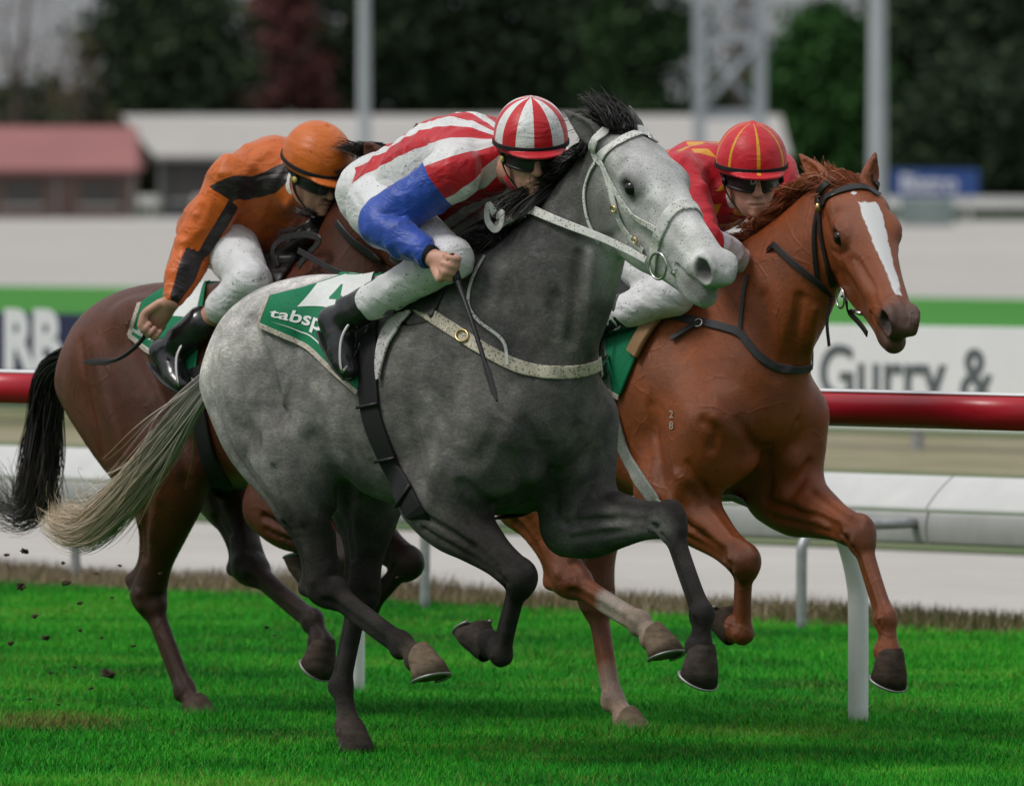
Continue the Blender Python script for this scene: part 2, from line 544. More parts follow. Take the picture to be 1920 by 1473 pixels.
_, hz_t = z_at(1782, 612, H_V)
_, hz_b = z_at(1782, 806, H_V)
_, gz = z_at(1782, 752, H_V)
hoarding(1395, 2330, 'white_hoarding', 'white hoarding with dark grey lettering behind the red rail', (.80, .82, .84), hz_t, hz_b, [('Gurry &', 1538, .52, gz, (.10, .12, .13), .008)])
_, hz_r = z_at(25, 690, H_V)
hoarding(-500, 520, 'navy_hoarding', 'dark navy hoarding with large white letters behind the bay horse', (.012, .020, .07), hz_t - .01, hz_b, [('RB', 10, .60, hz_r + .005, (.72, .75, .78), .03), ('A', -130, .60, hz_r + .005, (.72, .75, .78), .03)])

# ------------------------------------------------------------ far fence, light poles, tower, buildings
FAR_V = 322.0
_, fz1 = z_at(960, 366, FAR_V); _, fz0 = z_at(960, 390, FAR_V)
u_a, _ = z_at(-700, 380, FAR_V); u_b, _ = z_at(2700, 380, FAR_V)
ff = empty('far_fence', uvw(u_a, FAR_V, 0), -AL, 'pale far rail fence running below the buildings and trees', 'fence')
M_ff = plain('far_rail_paint', (.50, .51, .50), .6, vary=.1, scale=.3)
LF = u_b - u_a
for i in range(18):
    MB().box(((i + .5) * LF / 18, 0, (fz0 + fz1) / 2), (LF / 18 - .05, .12, (fz1 - fz0) * .85)).build('rail', M_ff, ff, False)
    MB().box((i * LF / 18, .12, fz1 / 2), (.14, .12, fz1)).build('post', M_ff, ff, False)


def light_pole(px, w_px, Y_, h_, label, z_base=0.0):
    b = world_at(px, HORIZON, Y_); s_ = Y_ / F_PX
    e = empty('light_pole', (b[0], b[1], z_base), 0, label, 'pole', 'light poles by the far fence')
    r = w_px * s_ / 2
    M_p = bpy.data.materials.get('pole_grey') or plain('pole_grey', (.40, .44, .46), .5, .2, .08, .6)
    MB().tube([(0, 0, z) for z in np.linspace(0, h_, 14)], np.linspace(r * 1.15, r * .7, 14), 16).build('shaft', M_p, e)
    MB().box((0, 0, .25), (r * 4, r * 4, .5), bevel=.05).build('footing', plain('footing', (.3, .3, .29), .9), e, False)
    hd = MB().box((0, 0, h_), (r * 12, r * 1.6, r * 1.2), bevel=.02).build('crossarm', M_p, e, False)
    for k_ in (-1, -.35, .35, 1):
        MB().box((k_ * r * 5.2, -r * 1.2, h_ - r * .3), (r * 2.4, r * 1.6, r * 2), bevel=.03).build('lamp_head', M_p, e, False)


light_pole(683, 22, 430, 17, 'slim grey light pole left of the striped jockey in front of the pale roof')
light_pole(1645, 32, 330, 16, 'tall thick grey light pole rising behind the chestnut horse')

tw = world_at(1368, HORIZON, 470); S_ = 470 / F_PX
te = empty('lattice_tower', (tw[0], tw[1], 0), 0, 'grey two-legged lattice tower with crossed bracing above the pale roof', 'tower')
M_tw = plain('tower_grey', (.33, .37, .40), .5, .2, .08, .5)
hw = 57 * S_
for s_ in (-1, 1):
    MB().box((s_ * hw, 0, 8), (22 * S_, 22 * S_, 16)).build('leg', M_tw, te, False)
zz = lambda py: CAM_H + (HORIZON - py) * S_
for py in (-60, 72, 215):
    MB().box((0, 0, zz(py)), (hw * 2 - 24 * S_, 14 * S_, 18 * S_)).build('crossbar', M_tw, te, False)
for y0, y1 in ((200, 88), (56, -46)):
    for s_ in (-1, 1):
        MB().tube([(s_ * hw * .86, s_ * .2, zz(y0)), (-s_ * hw * .86, s_ * .2, zz(y1))], 7 * S_, 6).build('brace', M_tw, te)

B_Y = 520.0; BS = B_Y / F_PX


def zpx(py, Yd=B_Y): return CAM_H + (HORIZON - py) * Yd / F_PX
def xpx(px, Yd=B_Y): return (px - CX) * Yd / F_PX


M_vp = plain('veranda_paint', (.20, .19, .18), .7, vary=.1, scale=1)


def house(name, label, x0, x1, Yf, dep, z_e, z_r, inset, roofc, wallc, nb, left_hip=True):
    e = empty(name, ((x0 + x1) / 2, Yf, 0), 0, label, 'building')
    W_ = (x1 - x0) / 2
    M_w = plain(name + '_wall', wallc, .85, vary=.2, scale=.6)
    MB().box((0, dep / 2, z_e / 2), (2 * W_ - .8, dep - .8, z_e)).build('wall', M_w, e, False)
    V = [(-W_, 0, z_e), (W_, 0, z_e), (W_, dep, z_e), (-W_, dep, z_e), (-W_ - inset, dep / 2, z_r), (W_ - abs(inset) * .2, dep / 2, z_r)]
    Fc = [(0, 1, 5, 4), (2, 3, 4, 5), (1, 2, 5), (3, 0, 4), (3, 2, 1, 0)]
    t = NT(name + '_roof')
    wv = t.n.new('ShaderNodeTexWave'); wv.inputs['Scale'].default_value = 1.6; t.l.new(t.coord(), wv.inputs['Vector'])
    nz = t.noise(.25, 4, .6)
    lo = tuple(c * .86 for c in roofc)
    t.set(t.mix(.25, t.ramp(nz, [(.3, lo), (.7, roofc)]), t.ramp(wv.outputs['Fac'], [(0, lo), (1, roofc)])), .55, .0, .4)
    rf = mesh_obj('roof', V, Fc, t.m, e, False)
    MB().box((0, -.06, z_e - .12), (2 * W_ + .1, .14, .22)).build('gutter', plain(name + '_gutter', tuple(c * .5 for c in roofc), .5), rf, False)
    M_d = bpy.data.materials.get('dark_glass') or plain('dark_glass', (.06, .055, .05), .4, 0, .1, 1)
    for i in range(nb):
        x = -W_ + (i + .5) * 2 * W_ / nb
        w_ = MB().box((x, .37, z_e * .52), (2 * W_ / nb * .5, .08, z_e * .5)).build('window', M_d, e, False)
        MB().box((x, .34, z_e * .26), (2 * W_ / nb * .55, .12, .1)).build('sill', M_ff, w_, False)
    for i in range(nb + 1):
        x = -W_ + .3 + i * (2 * W_ - .6) / nb
        MB().box((x, .15, z_e / 2 - .12), (.16, .16, z_e - .24)).build('veranda_post', M_vp, e, False)
    return e


house('long_building', 'long building with a pale metal roof behind the jockeys', xpx(285), xpx(1486), 523, 11, zpx(292), zpx(214), 70 * BS, (.46, .44, .415), (.07, .075, .08), 9)
house('red_roofed_building', 'low brick building with a faded red roof at the far left', xpx(-420), xpx(278), 505, 12, zpx(318, 505), zpx(236, 505), -1.2, (.33, .125, .12), (.15, .10, .085), 5)

sg = world_at(1753, HORIZON, 440); SS = 440 / F_PX
se = empty('blue_sign', (sg[0], sg[1], 0), 0, 'small blue sign with white lettering right of the thick light pole', 'sign')
MB().box((0, 0, CAM_H + (HORIZON - 343) * SS), (164 * SS, .12, 50 * SS), bevel=.02).build('panel', plain('sign_blue', (.02, .07, .26), .5, vary=.05, scale=.5), se, False)
V, Fc = text_mesh('Bistro', 44 * SS, .01, .02)
V2 = np.stack([V[:, 0] - 66 * SS, -V[:, 2] - .08, V[:, 1] + CAM_H + (HORIZON - 358) * SS], 1)
mesh_obj('lettering', V2, Fc, plain('sign_white', (.72, .74, .78), .5, vary=.03), se, False)
for s_ in (-1, 1):
    MB().box((s_ * 60 * SS, .14, .7), (.12, .12, 1.4)).build('post', M_galv, se, False)
cb = world_at(1738, HORIZON, 415); CS = 415 / F_PX
cz = CAM_H + (HORIZON - 372) * CS
ce = empty('utility_cabinet', (cb[0], cb[1], 0), 0, 'grey green utility cabinet standing below the far fence', 'cabinet')
MB().box((0, 0, cz / 2 + .05), (100 * CS, .7, cz - .1), bevel=.03).build('body', plain('cabinet_green', (.19, .25, .24), .6, vary=.06), ce, False)
MB().box((0, 0, .05), (108 * CS, .8, .1)).build('plinth', plain('cabinet_plinth', (.35, .35, .34), .9), ce, False)
MB().box((0, -.355, cz / 2 + .05), (46 * CS, .02, cz * .8), bevel=.004).build('door', plain('cabinet_door', (.22, .28, .27), .6, vary=.06), ce, False)


# ------------------------------------------------------------ trees beyond the buildings
def leaf_mat(name, a, b, c):
    t = NT(name)
    t.set(t.ramp(t.attr('rnd', 'Fac'), [(0, a), (.5, b), (1, c)]), .75, 0, .2)
    return t.m


M_bark = plain('bark', (.075, .06, .05), .9, vary=.3, scale=2, bump=.5)
LEAF = {'dark': leaf_mat('leaf_dark', (.016, .028, .017), (.036, .060, .030), (.075, .110, .050)),
        'green': leaf_mat('leaf_green', (.016, .045, .014), (.032, .10, .022), (.06, .16, .04)),
        'red': leaf_mat('leaf_red', (.07, .03, .03), (.15, .055, .052), (.22, .09, .075)),
        'brown': leaf_mat('leaf_brown', (.06, .045, .03), (.13, .09, .06), (.20, .13, .07)),
        'cypress': leaf_mat('leaf_cypress', (.014, .032, .016), (.03, .07, .024), (.06, .115, .04))}


def tree(name, label, px, hw_px, top, Yd, kind, nclump=90, per=46, base=.8, layered=False, seed=0, leaf=.5, spread=1.0):
    rng = np.random.default_rng(seed + 100)
    if kind != 'brown': nclump = int(nclump * 1.7); leaf *= 1.35
    x = xpx(px, Yd); hw_ = hw_px * Yd / F_PX
    e = empty(name, (x, Yd, 0), 0, label, 'tree', 'trees behind the course')
    tr = MB()
    tr.tube(catmull([(0, 0, -.2), (rng.normal() * .2, rng.normal() * .2, top * .35), (rng.normal() * .5, 0, top * .9)], 14), np.linspace(.45, .10, 14) * top / 14, 9)
    C = []
    for i in range(nclump):
        for _ in range(20):
            z = rng.uniform(base, top)
            f = (z - base) / (top - base)
            if layered: rad = hw_ * (1.05 - f * .75) * (.55 + .45 * abs(math.sin(f * 15)))
            else: rad = hw_ * (math.sin(math.pi * min(1, .22 + f * .80)) ** .55)
            a = rng.uniform(0, 6.28); r = rad * math.sqrt(rng.uniform(.05, 1))
            c = np.array([math.cos(a) * r, math.sin(a) * r * .8, z])
            if layered and abs(math.sin(f * 15)) < .25: continue
            break
        C.append(c)
    C = np.array(C)
    for i in range(0, nclump, 9):
        s0 = np.array([0, 0, max(.6, C[i][2] * .55)])
        tr.tube(catmull([s0, (s0 + C[i]) / 2 + [0, 0, -.3], C[i]], 6), np.linspace(.13, .03, 6) * top / 14, 5)
    tr.build('trunk', M_bark, e)
    n_ = nclump * per
    cr = rng.normal(0, 1, (n_, 3)) * np.array([.85, .85, .42 if layered else .55]) * spread * hw_ / 4.2
    P = np.repeat(C, per, 0) + cr
    P[:, 2] = np.maximum(P[:, 2], .3)
    tone = np.repeat(rng.uniform(0, 1, nclump), per) * .55 + rng.uniform(0, .45, n_)
    A = rng.normal(size=(n_, 3)); A /= np.linalg.norm(A, axis=1)[:, None]
    B = np.cross(A, rng.normal(size=(n_, 3))); B /= np.linalg.norm(B, axis=1)[:, None]
    sz = (rng.uniform(.5, 1.2, n_) * leaf / 2)[:, None]
    V = np.stack([P - A * sz, P - B * sz * .55, P + A * sz, P + B * sz * .55], 1).reshape(-1, 3)
    Q = np.arange(n_ * 4).reshape(-1, 4)
    mesh_obj('crown', V, Q, LEAF[kind], e, False, {'rnd': np.repeat(tone, 4)})
    return e


TREES = [
    ('bare_tree', 'thin bare tree with scattered brown leaves at the left edge', 40, 110, 13.5, 545, 'brown', 70, 16, 1.0, False, .32, 1.3),
    ('bare_tree', 'sparse browning tree just left of the dark green tree', 150, 70, 9.5, 552, 'brown', 45, 18, 1.0, False, .32, 1.2),
    ('evergreen_tree', 'dark green tree left of the red leaved tree', 312, 150, 17.5, 556, 'dark', 150, 60, .8, False, .55, 1.0),
    ('red_leaved_tree', 'dull red leaved tree between two dark trees', 525, 95, 12.6, 566, 'red', 85, 50, .8, False, .45, 1.0),
    ('evergreen_tree', 'dark green tree behind the slim light pole', 700, 150, 17.0, 572, 'dark', 140, 60, .8, False, .55, 1.0),
    ('evergreen_tree', 'broad dark green tree behind the striped jockey', 930, 170, 18.5, 575, 'dark', 170, 60, .8, False, .55, 1.0),
    ('cypress_tree', 'layered cypress tree with open branches left of the tower', 1200, 150, 18.0, 568, 'cypress', 120, 46, .8, True, .5, 1.0),
    ('bare_tree', 'pale thin tree seen through the lattice tower', 1385, 75, 13.0, 590, 'brown', 50, 20, 1.0, False, .4, 1.3),
    ('rounded_tree', 'rounded mid green tree between the tower and the thick pole', 1545, 125, 10.6, 548, 'green', 140, 60, .5, False, .5, .9),
    ('evergreen_tree', 'dark tree right of the thick light pole', 1745, 120, 12.4, 560, 'dark', 130, 56, .6, False, .55, 1.0),
    ('evergreen_tree', 'very dark tree at the right edge', 1905, 120, 16.0, 552, 'dark', 140, 56, .6, False, .55, 1.0),
    ('evergreen_tree', 'tall dark tree far behind the thick light pole', 1700, 95, 15.5, 600, 'cypress', 80, 44, 4.0, False, .55, 1.0),
    ('evergreen_tree', 'dark green tree behind the cypress', 1080, 120, 16.5, 598, 'green', 110, 50, 1.0, False, .55, 1.0),
    ('evergreen_tree', 'low dark tree behind the rounded tree and tower', 1430, 130, 8.5, 602, 'dark', 110, 50, .5, False, .55, 1.0),
    ('evergreen_tree', 'low dark tree hidden behind the bare trees', 60, 170, 6.6, 610, 'dark', 100, 50, .5, False, .55, 1.0),
    ('evergreen_tree', 'low dark tree behind the blue sign', 1830, 160, 7.5, 530, 'dark', 120, 56, .3, False, .5, .9),
]
for i, (nm, lb, px, hw_, top, Yd, kind, nc_, per, base, lay_, leaf, spr) in enumerate(TREES):
    tree(nm, lb, px, hw_, top, Yd, kind, nc_, per, base, lay_, i, leaf, spr)
# ------------------------------------------------------------ clay: a distance grid that limbs are smoothly joined in
def smin(a, b, k):
    h = np.clip(0.5 + 0.5 * (b - a) / k, 0, 1)
    return b * (1 - h) + a * h - k * h * (1 - h)


def smax(a, b, k):
    return -smin(-a, -b, k)


class Clay:
    PAD = 0.07

    def __init__(s, ax, ay, az):
        s.ax = [np.asarray(a, np.float32) for a in (ax, ay, az)]
        s.D = np.full([len(a) for a in s.ax], 9.0, np.float32)

    @staticmethod
    def box(lo, hi, vox):
        return Clay(*[np.arange(l, h, vox) for l, h in zip(lo, hi)])

    def sl(s, lo, hi, pad=None):
        pad = s.PAD if pad is None else pad
        r = []
        for a, l, h in zip(s.ax, lo, hi):
            i = max(0, int(np.searchsorted(a, l - pad)) - 1); j = min(len(a), int(np.searchsorted(a, h + pad)) + 1)
            if j <= i: return None
            r.append(slice(i, j))
        return tuple(r)

    def xyz(s, sl):
        x, y, z = (a[q] for a, q in zip(s.ax, sl))
        return x[:, None, None], y[None, :, None], z[None, None, :]

    def _merge(s, sl, d, k, op):
        D = s.D[sl]
        if op == 'add': s.D[sl] = smin(D, d, k) if k > 0 else np.minimum(D, d)
        elif op == 'cut': s.D[sl] = smax(D, -d, k) if k > 0 else np.maximum(D, -d)

    def chain(s, P, R, k=0.03, side=(0, 1, 0), n=None, op='add'):
        """tapered elliptical limb along a curve; R rows: (half width along side, half width across)"""
        P = np.asarray(P, float)
        R = np.asarray([(r, r) if np.isscalar(r) else r for r in R], float)
        if n is None: n = max(2, (len(P) - 1) * 5 + 1) if len(P) > 2 else 5
        Q = catmull(np.hstack([P, R]), n)
        P, R = Q[:, :3], np.maximum(Q[:, 3:], 0.003)
        rm = R.max(axis=1)
        lo = P.min(0) - rm.max(); hi = P.max(0) + rm.max()
        S = s.sl(lo, hi)
        if S is None: return
        d = np.full([q.stop - q.start for q in S], 9.0, np.float32)
        side = nrm(side)
        for i in range(n - 1):
            a, b = P[i], P[i + 1]; r0 = max(rm[i], rm[i + 1])
            S2 = s.sl(np.minimum(a, b) - r0, np.maximum(a, b) + r0)
            if S2 is None: continue
            x, y, z = s.xyz(S2)
            ab = b - a; L2 = float(ab @ ab) + 1e-12; axs = ab / math.sqrt(L2)
            sd_ = nrm(side - axs * (side @ axs)); nn = np.cross(axs, sd_)
            px, py, pz = x - np.float32(a[0]), y - np.float32(a[1]), z - np.float32(a[2])
            t = np.clip((px * ab[0] + py * ab[1] + pz * ab[2]) / L2, 0, 1).astype(np.float32)
            qx, qy, qz = px - t * np.float32(ab[0]), py - t * np.float32(ab[1]), pz - t * np.float32(ab[2])
            w = R[i, 0] + (R[i + 1, 0] - R[i, 0]) * t; h = R[i, 1] + (R[i + 1, 1] - R[i, 1]) * t
            c = np.minimum(w, h)
            u = (qx * sd_[0] + qy * sd_[1] + qz * sd_[2]); v = (qx * nn[0] + qy * nn[1] + qz * nn[2])
            o = (qx * axs[0] + qy * axs[1] + qz * axs[2])
            k0 = np.sqrt((u / w) ** 2 + (v / h) ** 2 + (o / c) ** 2) + 1e-6
            k1 = np.sqrt((u / w ** 2) ** 2 + (v / h ** 2) ** 2 + (o / c ** 2) ** 2) + 1e-6
            e = (k0 * (k0 - 1) / k1).astype(np.float32)
            o3 = tuple(slice(q.start - p.start, q.stop - p.start) for q, p in zip(S2, S))
            d[o3] = np.minimum(d[o3], e)
        s._merge(S, d, k, op)

    def ell(s, c, r, k=0.03, R=None, op='add'):
        """ellipsoid; R rows are its axes"""
        c = np.asarray(c, float); r = np.asarray(r, float); m = r.max()
        S = s.sl(c - m, c + m)
        if S is None: return
        x, y, z = s.xyz(S)
        px, py, pz = x - np.float32(c[0]), y - np.float32(c[1]), z - np.float32(c[2])
        if R is None: R = np.eye(3)
        q = [(px * R[i][0] + py * R[i][1] + pz * R[i][2]) for i in range(3)]
        k0 = np.sqrt(sum((q[i] / r[i]) ** 2 for i in range(3))) + 1e-6
        k1 = np.sqrt(sum((q[i] / r[i] ** 2) ** 2 for i in range(3))) + 1e-6
        s._merge(S, (k0 * (k0 - 1) / k1).astype(np.float32), k, op)

    def stroke(s, P, r, h):
        """raise (h > 0) or press in (h < 0) the clay along a line, falling off over r"""
        P = np.asarray(P, float).reshape(-1, 3)
        ok = np.isfinite(P).all(1); P = P[ok]
        if len(P) == 0: return
        rr = np.broadcast_to(np.asarray(r, float), (len(P),))
        S = s.sl(P.min(0), P.max(0), 2.2 * rr.max() + .001)
        if S is None: return
        x, y, z = s.xyz(S)
        best = np.zeros([q.stop - q.start for q in S], np.float32)
        if len(P) == 1: P = np.vstack([P, P + 1e-4])
        for i in range(len(P) - 1):
            a, b = P[i], P[i + 1]; r0 = float(rr[min(i, len(rr) - 1)])
            S2 = s.sl(np.minimum(a, b), np.maximum(a, b), 2.2 * r0)
            if S2 is None: continue
            x, y, z = s.xyz(S2)
            ab = b - a; L2 = float(ab @ ab) + 1e-12
            px, py, pz = x - np.float32(a[0]), y - np.float32(a[1]), z - np.float32(a[2])
            t = np.clip((px * ab[0] + py * ab[1] + pz * ab[2]) / L2, 0, 1)
            d2 = (px - t * ab[0]) ** 2 + (py - t * ab[1]) ** 2 + (pz - t * ab[2]) ** 2
            g = np.exp(-d2 / (r0 * r0) * 1.5).astype(np.float32)
            o3 = tuple(slice(q.start - p.start, q.stop - p.start) for q, p in zip(S2, S))
            best[o3] = np.maximum(best[o3], g)
        s.D[S] -= np.float32(h) * best

    # --- sampling
    def sample(s, P):
        P = np.asarray(P, float).reshape(-1, 3)
        I = []; Fr = []
        for k in range(3):
            a = s.ax[k]; i = np.clip(np.searchsorted(a, P[:, k]) - 1, 0, len(a) - 2)
            f = np.clip((P[:, k] - a[i]) / (a[i + 1] - a[i]), 0, 1)
            I.append(i); Fr.append(f)
        r = 0
        for dx in (0, 1):
            for dy in (0, 1):
                for dz in (0, 1):
                    w = (Fr[0] if dx else 1 - Fr[0]) * (Fr[1] if dy else 1 - Fr[1]) * (Fr[2] if dz else 1 - Fr[2])
                    r = r + w * s.D[I[0] + dx, I[1] + dy, I[2] + dz]
        return r

    def grad(s, P, e=0.012):
        P = np.asarray(P, float).reshape(-1, 3); G = np.zeros_like(P)
        for k in range(3):
            q = np.zeros(3); q[k] = e
            G[:, k] = s.sample(P + q) - s.sample(P - q)
        return G / (np.linalg.norm(G, axis=1)[:, None] + 1e-9)

    def snap(s, P, off=0.0, it=8):
        P = np.array(P, float).reshape(-1, 3)
        for _ in range(it):
            d = np.clip(s.sample(P) - off, -0.05, 0.05)
            P = P - (d[:, None] * s.grad(P)) * 0.8
        return P

    def hit(s, O, Dn, t0, t1, off=0.0, step=0.007):
        """first crossing of rays O + t*Dn; rows of Dn. nan where they miss"""
        O = np.asarray(O, float); Dn = np.asarray(Dn, float).reshape(-1, 3)
        out = np.full((len(Dn), 3), np.nan); done = np.zeros(len(Dn), bool)
        prev = np.full(len(Dn), 9.0); best = np.full(len(Dn), 9.0); bp = np.zeros((len(Dn), 3))
        for t in np.arange(t0, t1, step):
            P = O + Dn * t
            d = s.sample(P) - off
            c = (~done) & (d <= 0)
            if c.any():
                f = prev[c] / (prev[c] - d[c] + 1e-9)
                out[c] = P[c] - Dn[c] * (step * (1 - np.clip(f, 0, 1)))[:, None]
                done |= c
            b = (~done) & (d < best)
            best[b] = d[b]; bp[b] = P[b]
            prev = d
            if done.all(): break
        m = ~done & (best < 0.09)          # a near miss at the outline: the closest point of the surface
        if m.any(): out[m] = s.snap(bp[m], off)
        return out

    def mesh(s, smooth=1):
        """surface nets"""
        D = s.D; neg = D < 0
        c = neg[:-1, :-1, :-1].astype(np.int8)
        tot = np.zeros(c.shape, np.int8)
        for dx in (0, 1):
            for dy in (0, 1):
                for dz in (0, 1):
                    tot += neg[dx:D.shape[0] - 1 + dx, dy:D.shape[1] - 1 + dy, dz:D.shape[2] - 1 + dz]
        I = np.argwhere((tot > 0) & (tot < 8))
        idx = np.full(tot.shape, -1, np.int32); idx[tuple(I.T)] = np.arange(len(I))
        corner = np.array([[a, b, d] for a in (0, 1) for b in (0, 1) for d in (0, 1)])
        vals = np.stack([D[I[:, 0] + q[0], I[:, 1] + q[1], I[:, 2] + q[2]] for q in corner], 1)
        acc = np.zeros((len(I), 3)); cnt = np.zeros(len(I))
        for i in range(8):
            for j in range(i + 1, 8):
                if np.abs(corner[i] - corner[j]).sum() != 1: continue
                m = (vals[:, i] < 0) != (vals[:, j] < 0)
                f = vals[:, i] / (vals[:, i] - vals[:, j] + 1e-12)
                p = corner[i] + f[:, None] * (corner[j] - corner[i])
                acc[m] += p[m]; cnt[m] += 1
        fr = acc / cnt[:, None]
        V = np.stack([s.ax[k][I[:, k]] + fr[:, k] * (s.ax[k][I[:, k] + 1] - s.ax[k][I[:, k]]) for k in range(3)], 1)
        Q = []
        for ax in range(3):
            o = [k for k in range(3) if k != ax]
            a = [slice(1, -1)] * 3; a[ax] = slice(0, -1)
            b = [slice(1, -1)] * 3; b[ax] = slice(1, None)
            A = neg[tuple(a)]; B = neg[tuple(b)]
            E = np.argwhere(A != B); fl = A[tuple(E.T)]
            base = E.copy()
            for k in o: base[:, k] += 1
            q = []
            for (p0, p1) in ((0, 0), (1, 0), (1, 1), (0, 1)):
                w = base.copy(); w[:, o[0]] -= p0; w[:, o[1]] -= p1
                q.append(idx[tuple(w.T)])
            q = np.stack(q, 1)
            if ax == 1: fl = ~fl
            q[~fl] = q[~fl][:, ::-1]
            Q.append(q)
        Q = np.concatenate(Q); Q = Q[(Q >= 0).all(1)]
        for _ in range(smooth):
            acc = np.zeros_like(V); cnt = np.zeros(len(V))
            for k in range(4):
                a, b = Q[:, k], Q[:, (k + 1) % 4]
                for c3 in range(3):
                    acc[:, c3] += np.bincount(a, V[b, c3], len(V)) + np.bincount(b, V[a, c3], len(V))
                cnt += np.bincount(a, minlength=len(V)) + np.bincount(b, minlength=len(V))
            V = V * 0.5 + 0.5 * acc / np.maximum(cnt, 1)[:, None]
        return V, Q
# ------------------------------------------------------------ horses
def head_frame(yaw, pitch, roll):
    xh = np.array([math.cos(pitch) * math.cos(yaw), math.cos(pitch) * math.sin(yaw), -math.sin(pitch)])
    yh = nrm(np.cross([0, 0, 1], xh)); zh = np.cross(xh, yh)
    y2 = yh * math.cos(roll) + zh * math.sin(roll)
    return np.stack([xh, y2, np.cross(xh, y2)])


class Frame:
    """a thing's own axes on the course: x along the track, y to the left, z up"""
    def __init__(s, u0, v0):
        s.u0, s.v0 = u0, v0
        s.origin = uvw(u0, v0, 0)
        d = EYE - s.origin
        s.eye = np.array([FWD @ d, LEFT @ d, d[2]])

    def dir(s, px, py):
        d = ray(px, py)
        return np.array([FWD @ d, LEFT @ d, d[2]])

    def at(s, px, py, y):
        d = s.dir(px, py)
        t = (y - s.eye[1]) / d[1]
        return s.eye + d * t

    def hit(s, clay, pix, off=0.0):
        Dn = np.array([s.dir(*p) for p in pix]); Dn /= np.linalg.norm(Dn, axis=1)[:, None]
        r = np.linalg.norm(s.eye)
        return clay.hit(s.eye, Dn, r - 1.9, r + 1.7, off)

    def proj(s, P):
        P = np.atleast_2d(P)
        W = s.origin + np.outer(P[:, 0], FWD) + np.outer(P[:, 1], LEFT) + np.outer(P[:, 2], [0, 0, 1]) - EYE
        yy = W[:, 1] * math.cos(PITCH) - W[:, 2] * math.sin(PITCH); zz = W[:, 1] * math.sin(PITCH) + W[:, 2] * math.cos(PITCH)
        return np.stack([CX + F_PX * W[:, 0] / yy, CY - F_PX * zz / yy], 1)

    def empty(s, name, label, cat, group=None):
        return empty(name, s.origin, -AL, label, cat, group)


def perp_back(c):
    """the rear side of a limb segment running along c (in the x-z plane)"""
    return nrm([c[2], 0, -c[0]])


def fore_leg(g, S, E, K, Ft, C, sgn, a=1.32, b=1.12):
    gs = lambda P_, r_, h_: g.stroke(P_, r_, h_ * 1.9)
    sc_ = lambda R, f: [(r[0] * f, r[1] * f) for r in R]
    S, E, K, Ft, C = (np.asarray(p, float) for p in (S, E, K, Ft, C))
    f = nrm(K - E); c = nrm(Ft - K); bk = perp_back(c); fb = perp_back(f)
    g.chain([S + [0, 0, .05], S * .5 + E * .5, E + fb * .02], [(.085, .12), (.09, .13), (.065, .085)], k=.07)          # upper arm
    L = lambda a, b, t: a + (b - a) * t
    g.chain([E - f * .05 + fb * .015, L(E, K, .18), L(E, K, .45), L(E, K, .72), L(E, K, .92), K, L(K, Ft, .12)],
            sc_([(.06, .075), (.066, .088), (.054, .066), (.039, .047), (.036, .043), (.036, .041), (.031, .036)], a), k=.05, n=31)
    g.chain([L(E, K, .05) - fb * .035, L(E, K, .35) - fb * .03, L(E, K, .7) - fb * .012], [(.035, .03), (.036, .032), (.02, .02)], k=.03)  # extensor
    g.chain([K + fb * .02 - f * .03, K + bk * .03 + c * .03], [(.026, .022), (.022, .018)], k=.02)                       # back of the knee
    g.chain([L(K, Ft, .08), L(K, Ft, .3), L(K, Ft, .75), L(K, Ft, .92), Ft], sc_([(.030, .033), (.0235, .024), (.0225, .023), (.026, .028), (.029, .033)], b), k=.012, n=21)
    g.chain([L(K, Ft, .12) + bk * .022, L(K, Ft, .55) + bk * .028, L(K, Ft, .95) + bk * .022], sc_([(.015, .015), (.013, .013), (.017, .017)], b), k=.012)  # tendons
    p = nrm(C - Ft); pb = perp_back(p)
    g.ell(Ft + nrm(bk + pb) * .026 + c * .006, (.026, .026, .028), k=.02)
    g.chain([Ft, L(Ft, C, .5), C], sc_([(.029, .032), (.025, .028), (.036, .040)], b), k=.015)
    g.ell(L(Ft, C, .9) + pb * .022, (.03, .034, .028), k=.02)
    g.ell(K - nrm(fb + bk) * .014, (.032, .036, .042), k=.03)
    for q in (-1, 1):
        o = np.array([0, q, 0.0])
        gs([L(K, Ft, .12) + bk * .014 + o * .03, L(K, Ft, .5) + bk * .016 + o * .027, L(K, Ft, .88) + bk * .012 + o * .03], .011, -.0075)      # bone and tendon
        gs([L(E, K, .12) + fb * .01 + o * .08, L(E, K, .45) - fb * .004 + o * .066, L(E, K, .85) - fb * .002 + o * .045], .016, -.010)            # forearm muscles
        gs([L(E, K, .15) + fb * .05 + o * .07, L(E, K, .5) + fb * .035 + o * .055, L(E, K, .85) + fb * .02 + o * .04], .013, -.006)
        gs([L(E, K, .2) - fb * .03 + o * .075, L(E, K, .55) - fb * .022 + o * .06], .022, .006)
        gs([K + fb * .012 - f * .045 + o * .04, K + fb * .02 + o * .045], .012, -.006)
        gs([K - f * .02 + o * .05], .016, .005)
        gs([K + c * .028 + o * .044], .014, .004)
        gs([Ft - c * .012 + bk * .012 + o * .042, Ft + p * .02 + pb * .012 + o * .038], .010, -.005)
        gs([Ft + o * .045], .015, .004)
    gs([K - fb * .05 - f * .02, K - nrm(fb + bk) * .055], .018, .004)
    gs([K + nrm(fb + bk) * .04 - f * .02 + [0, -.02, 0], K + nrm(fb + bk) * .04 - f * .02 + [0, .02, 0]], .012, -.006)
    gs([Ft - nrm(bk + pb) * .045 + [0, -.02, 0], Ft - nrm(bk + pb) * .045 + [0, .02, 0]], .014, -.004)


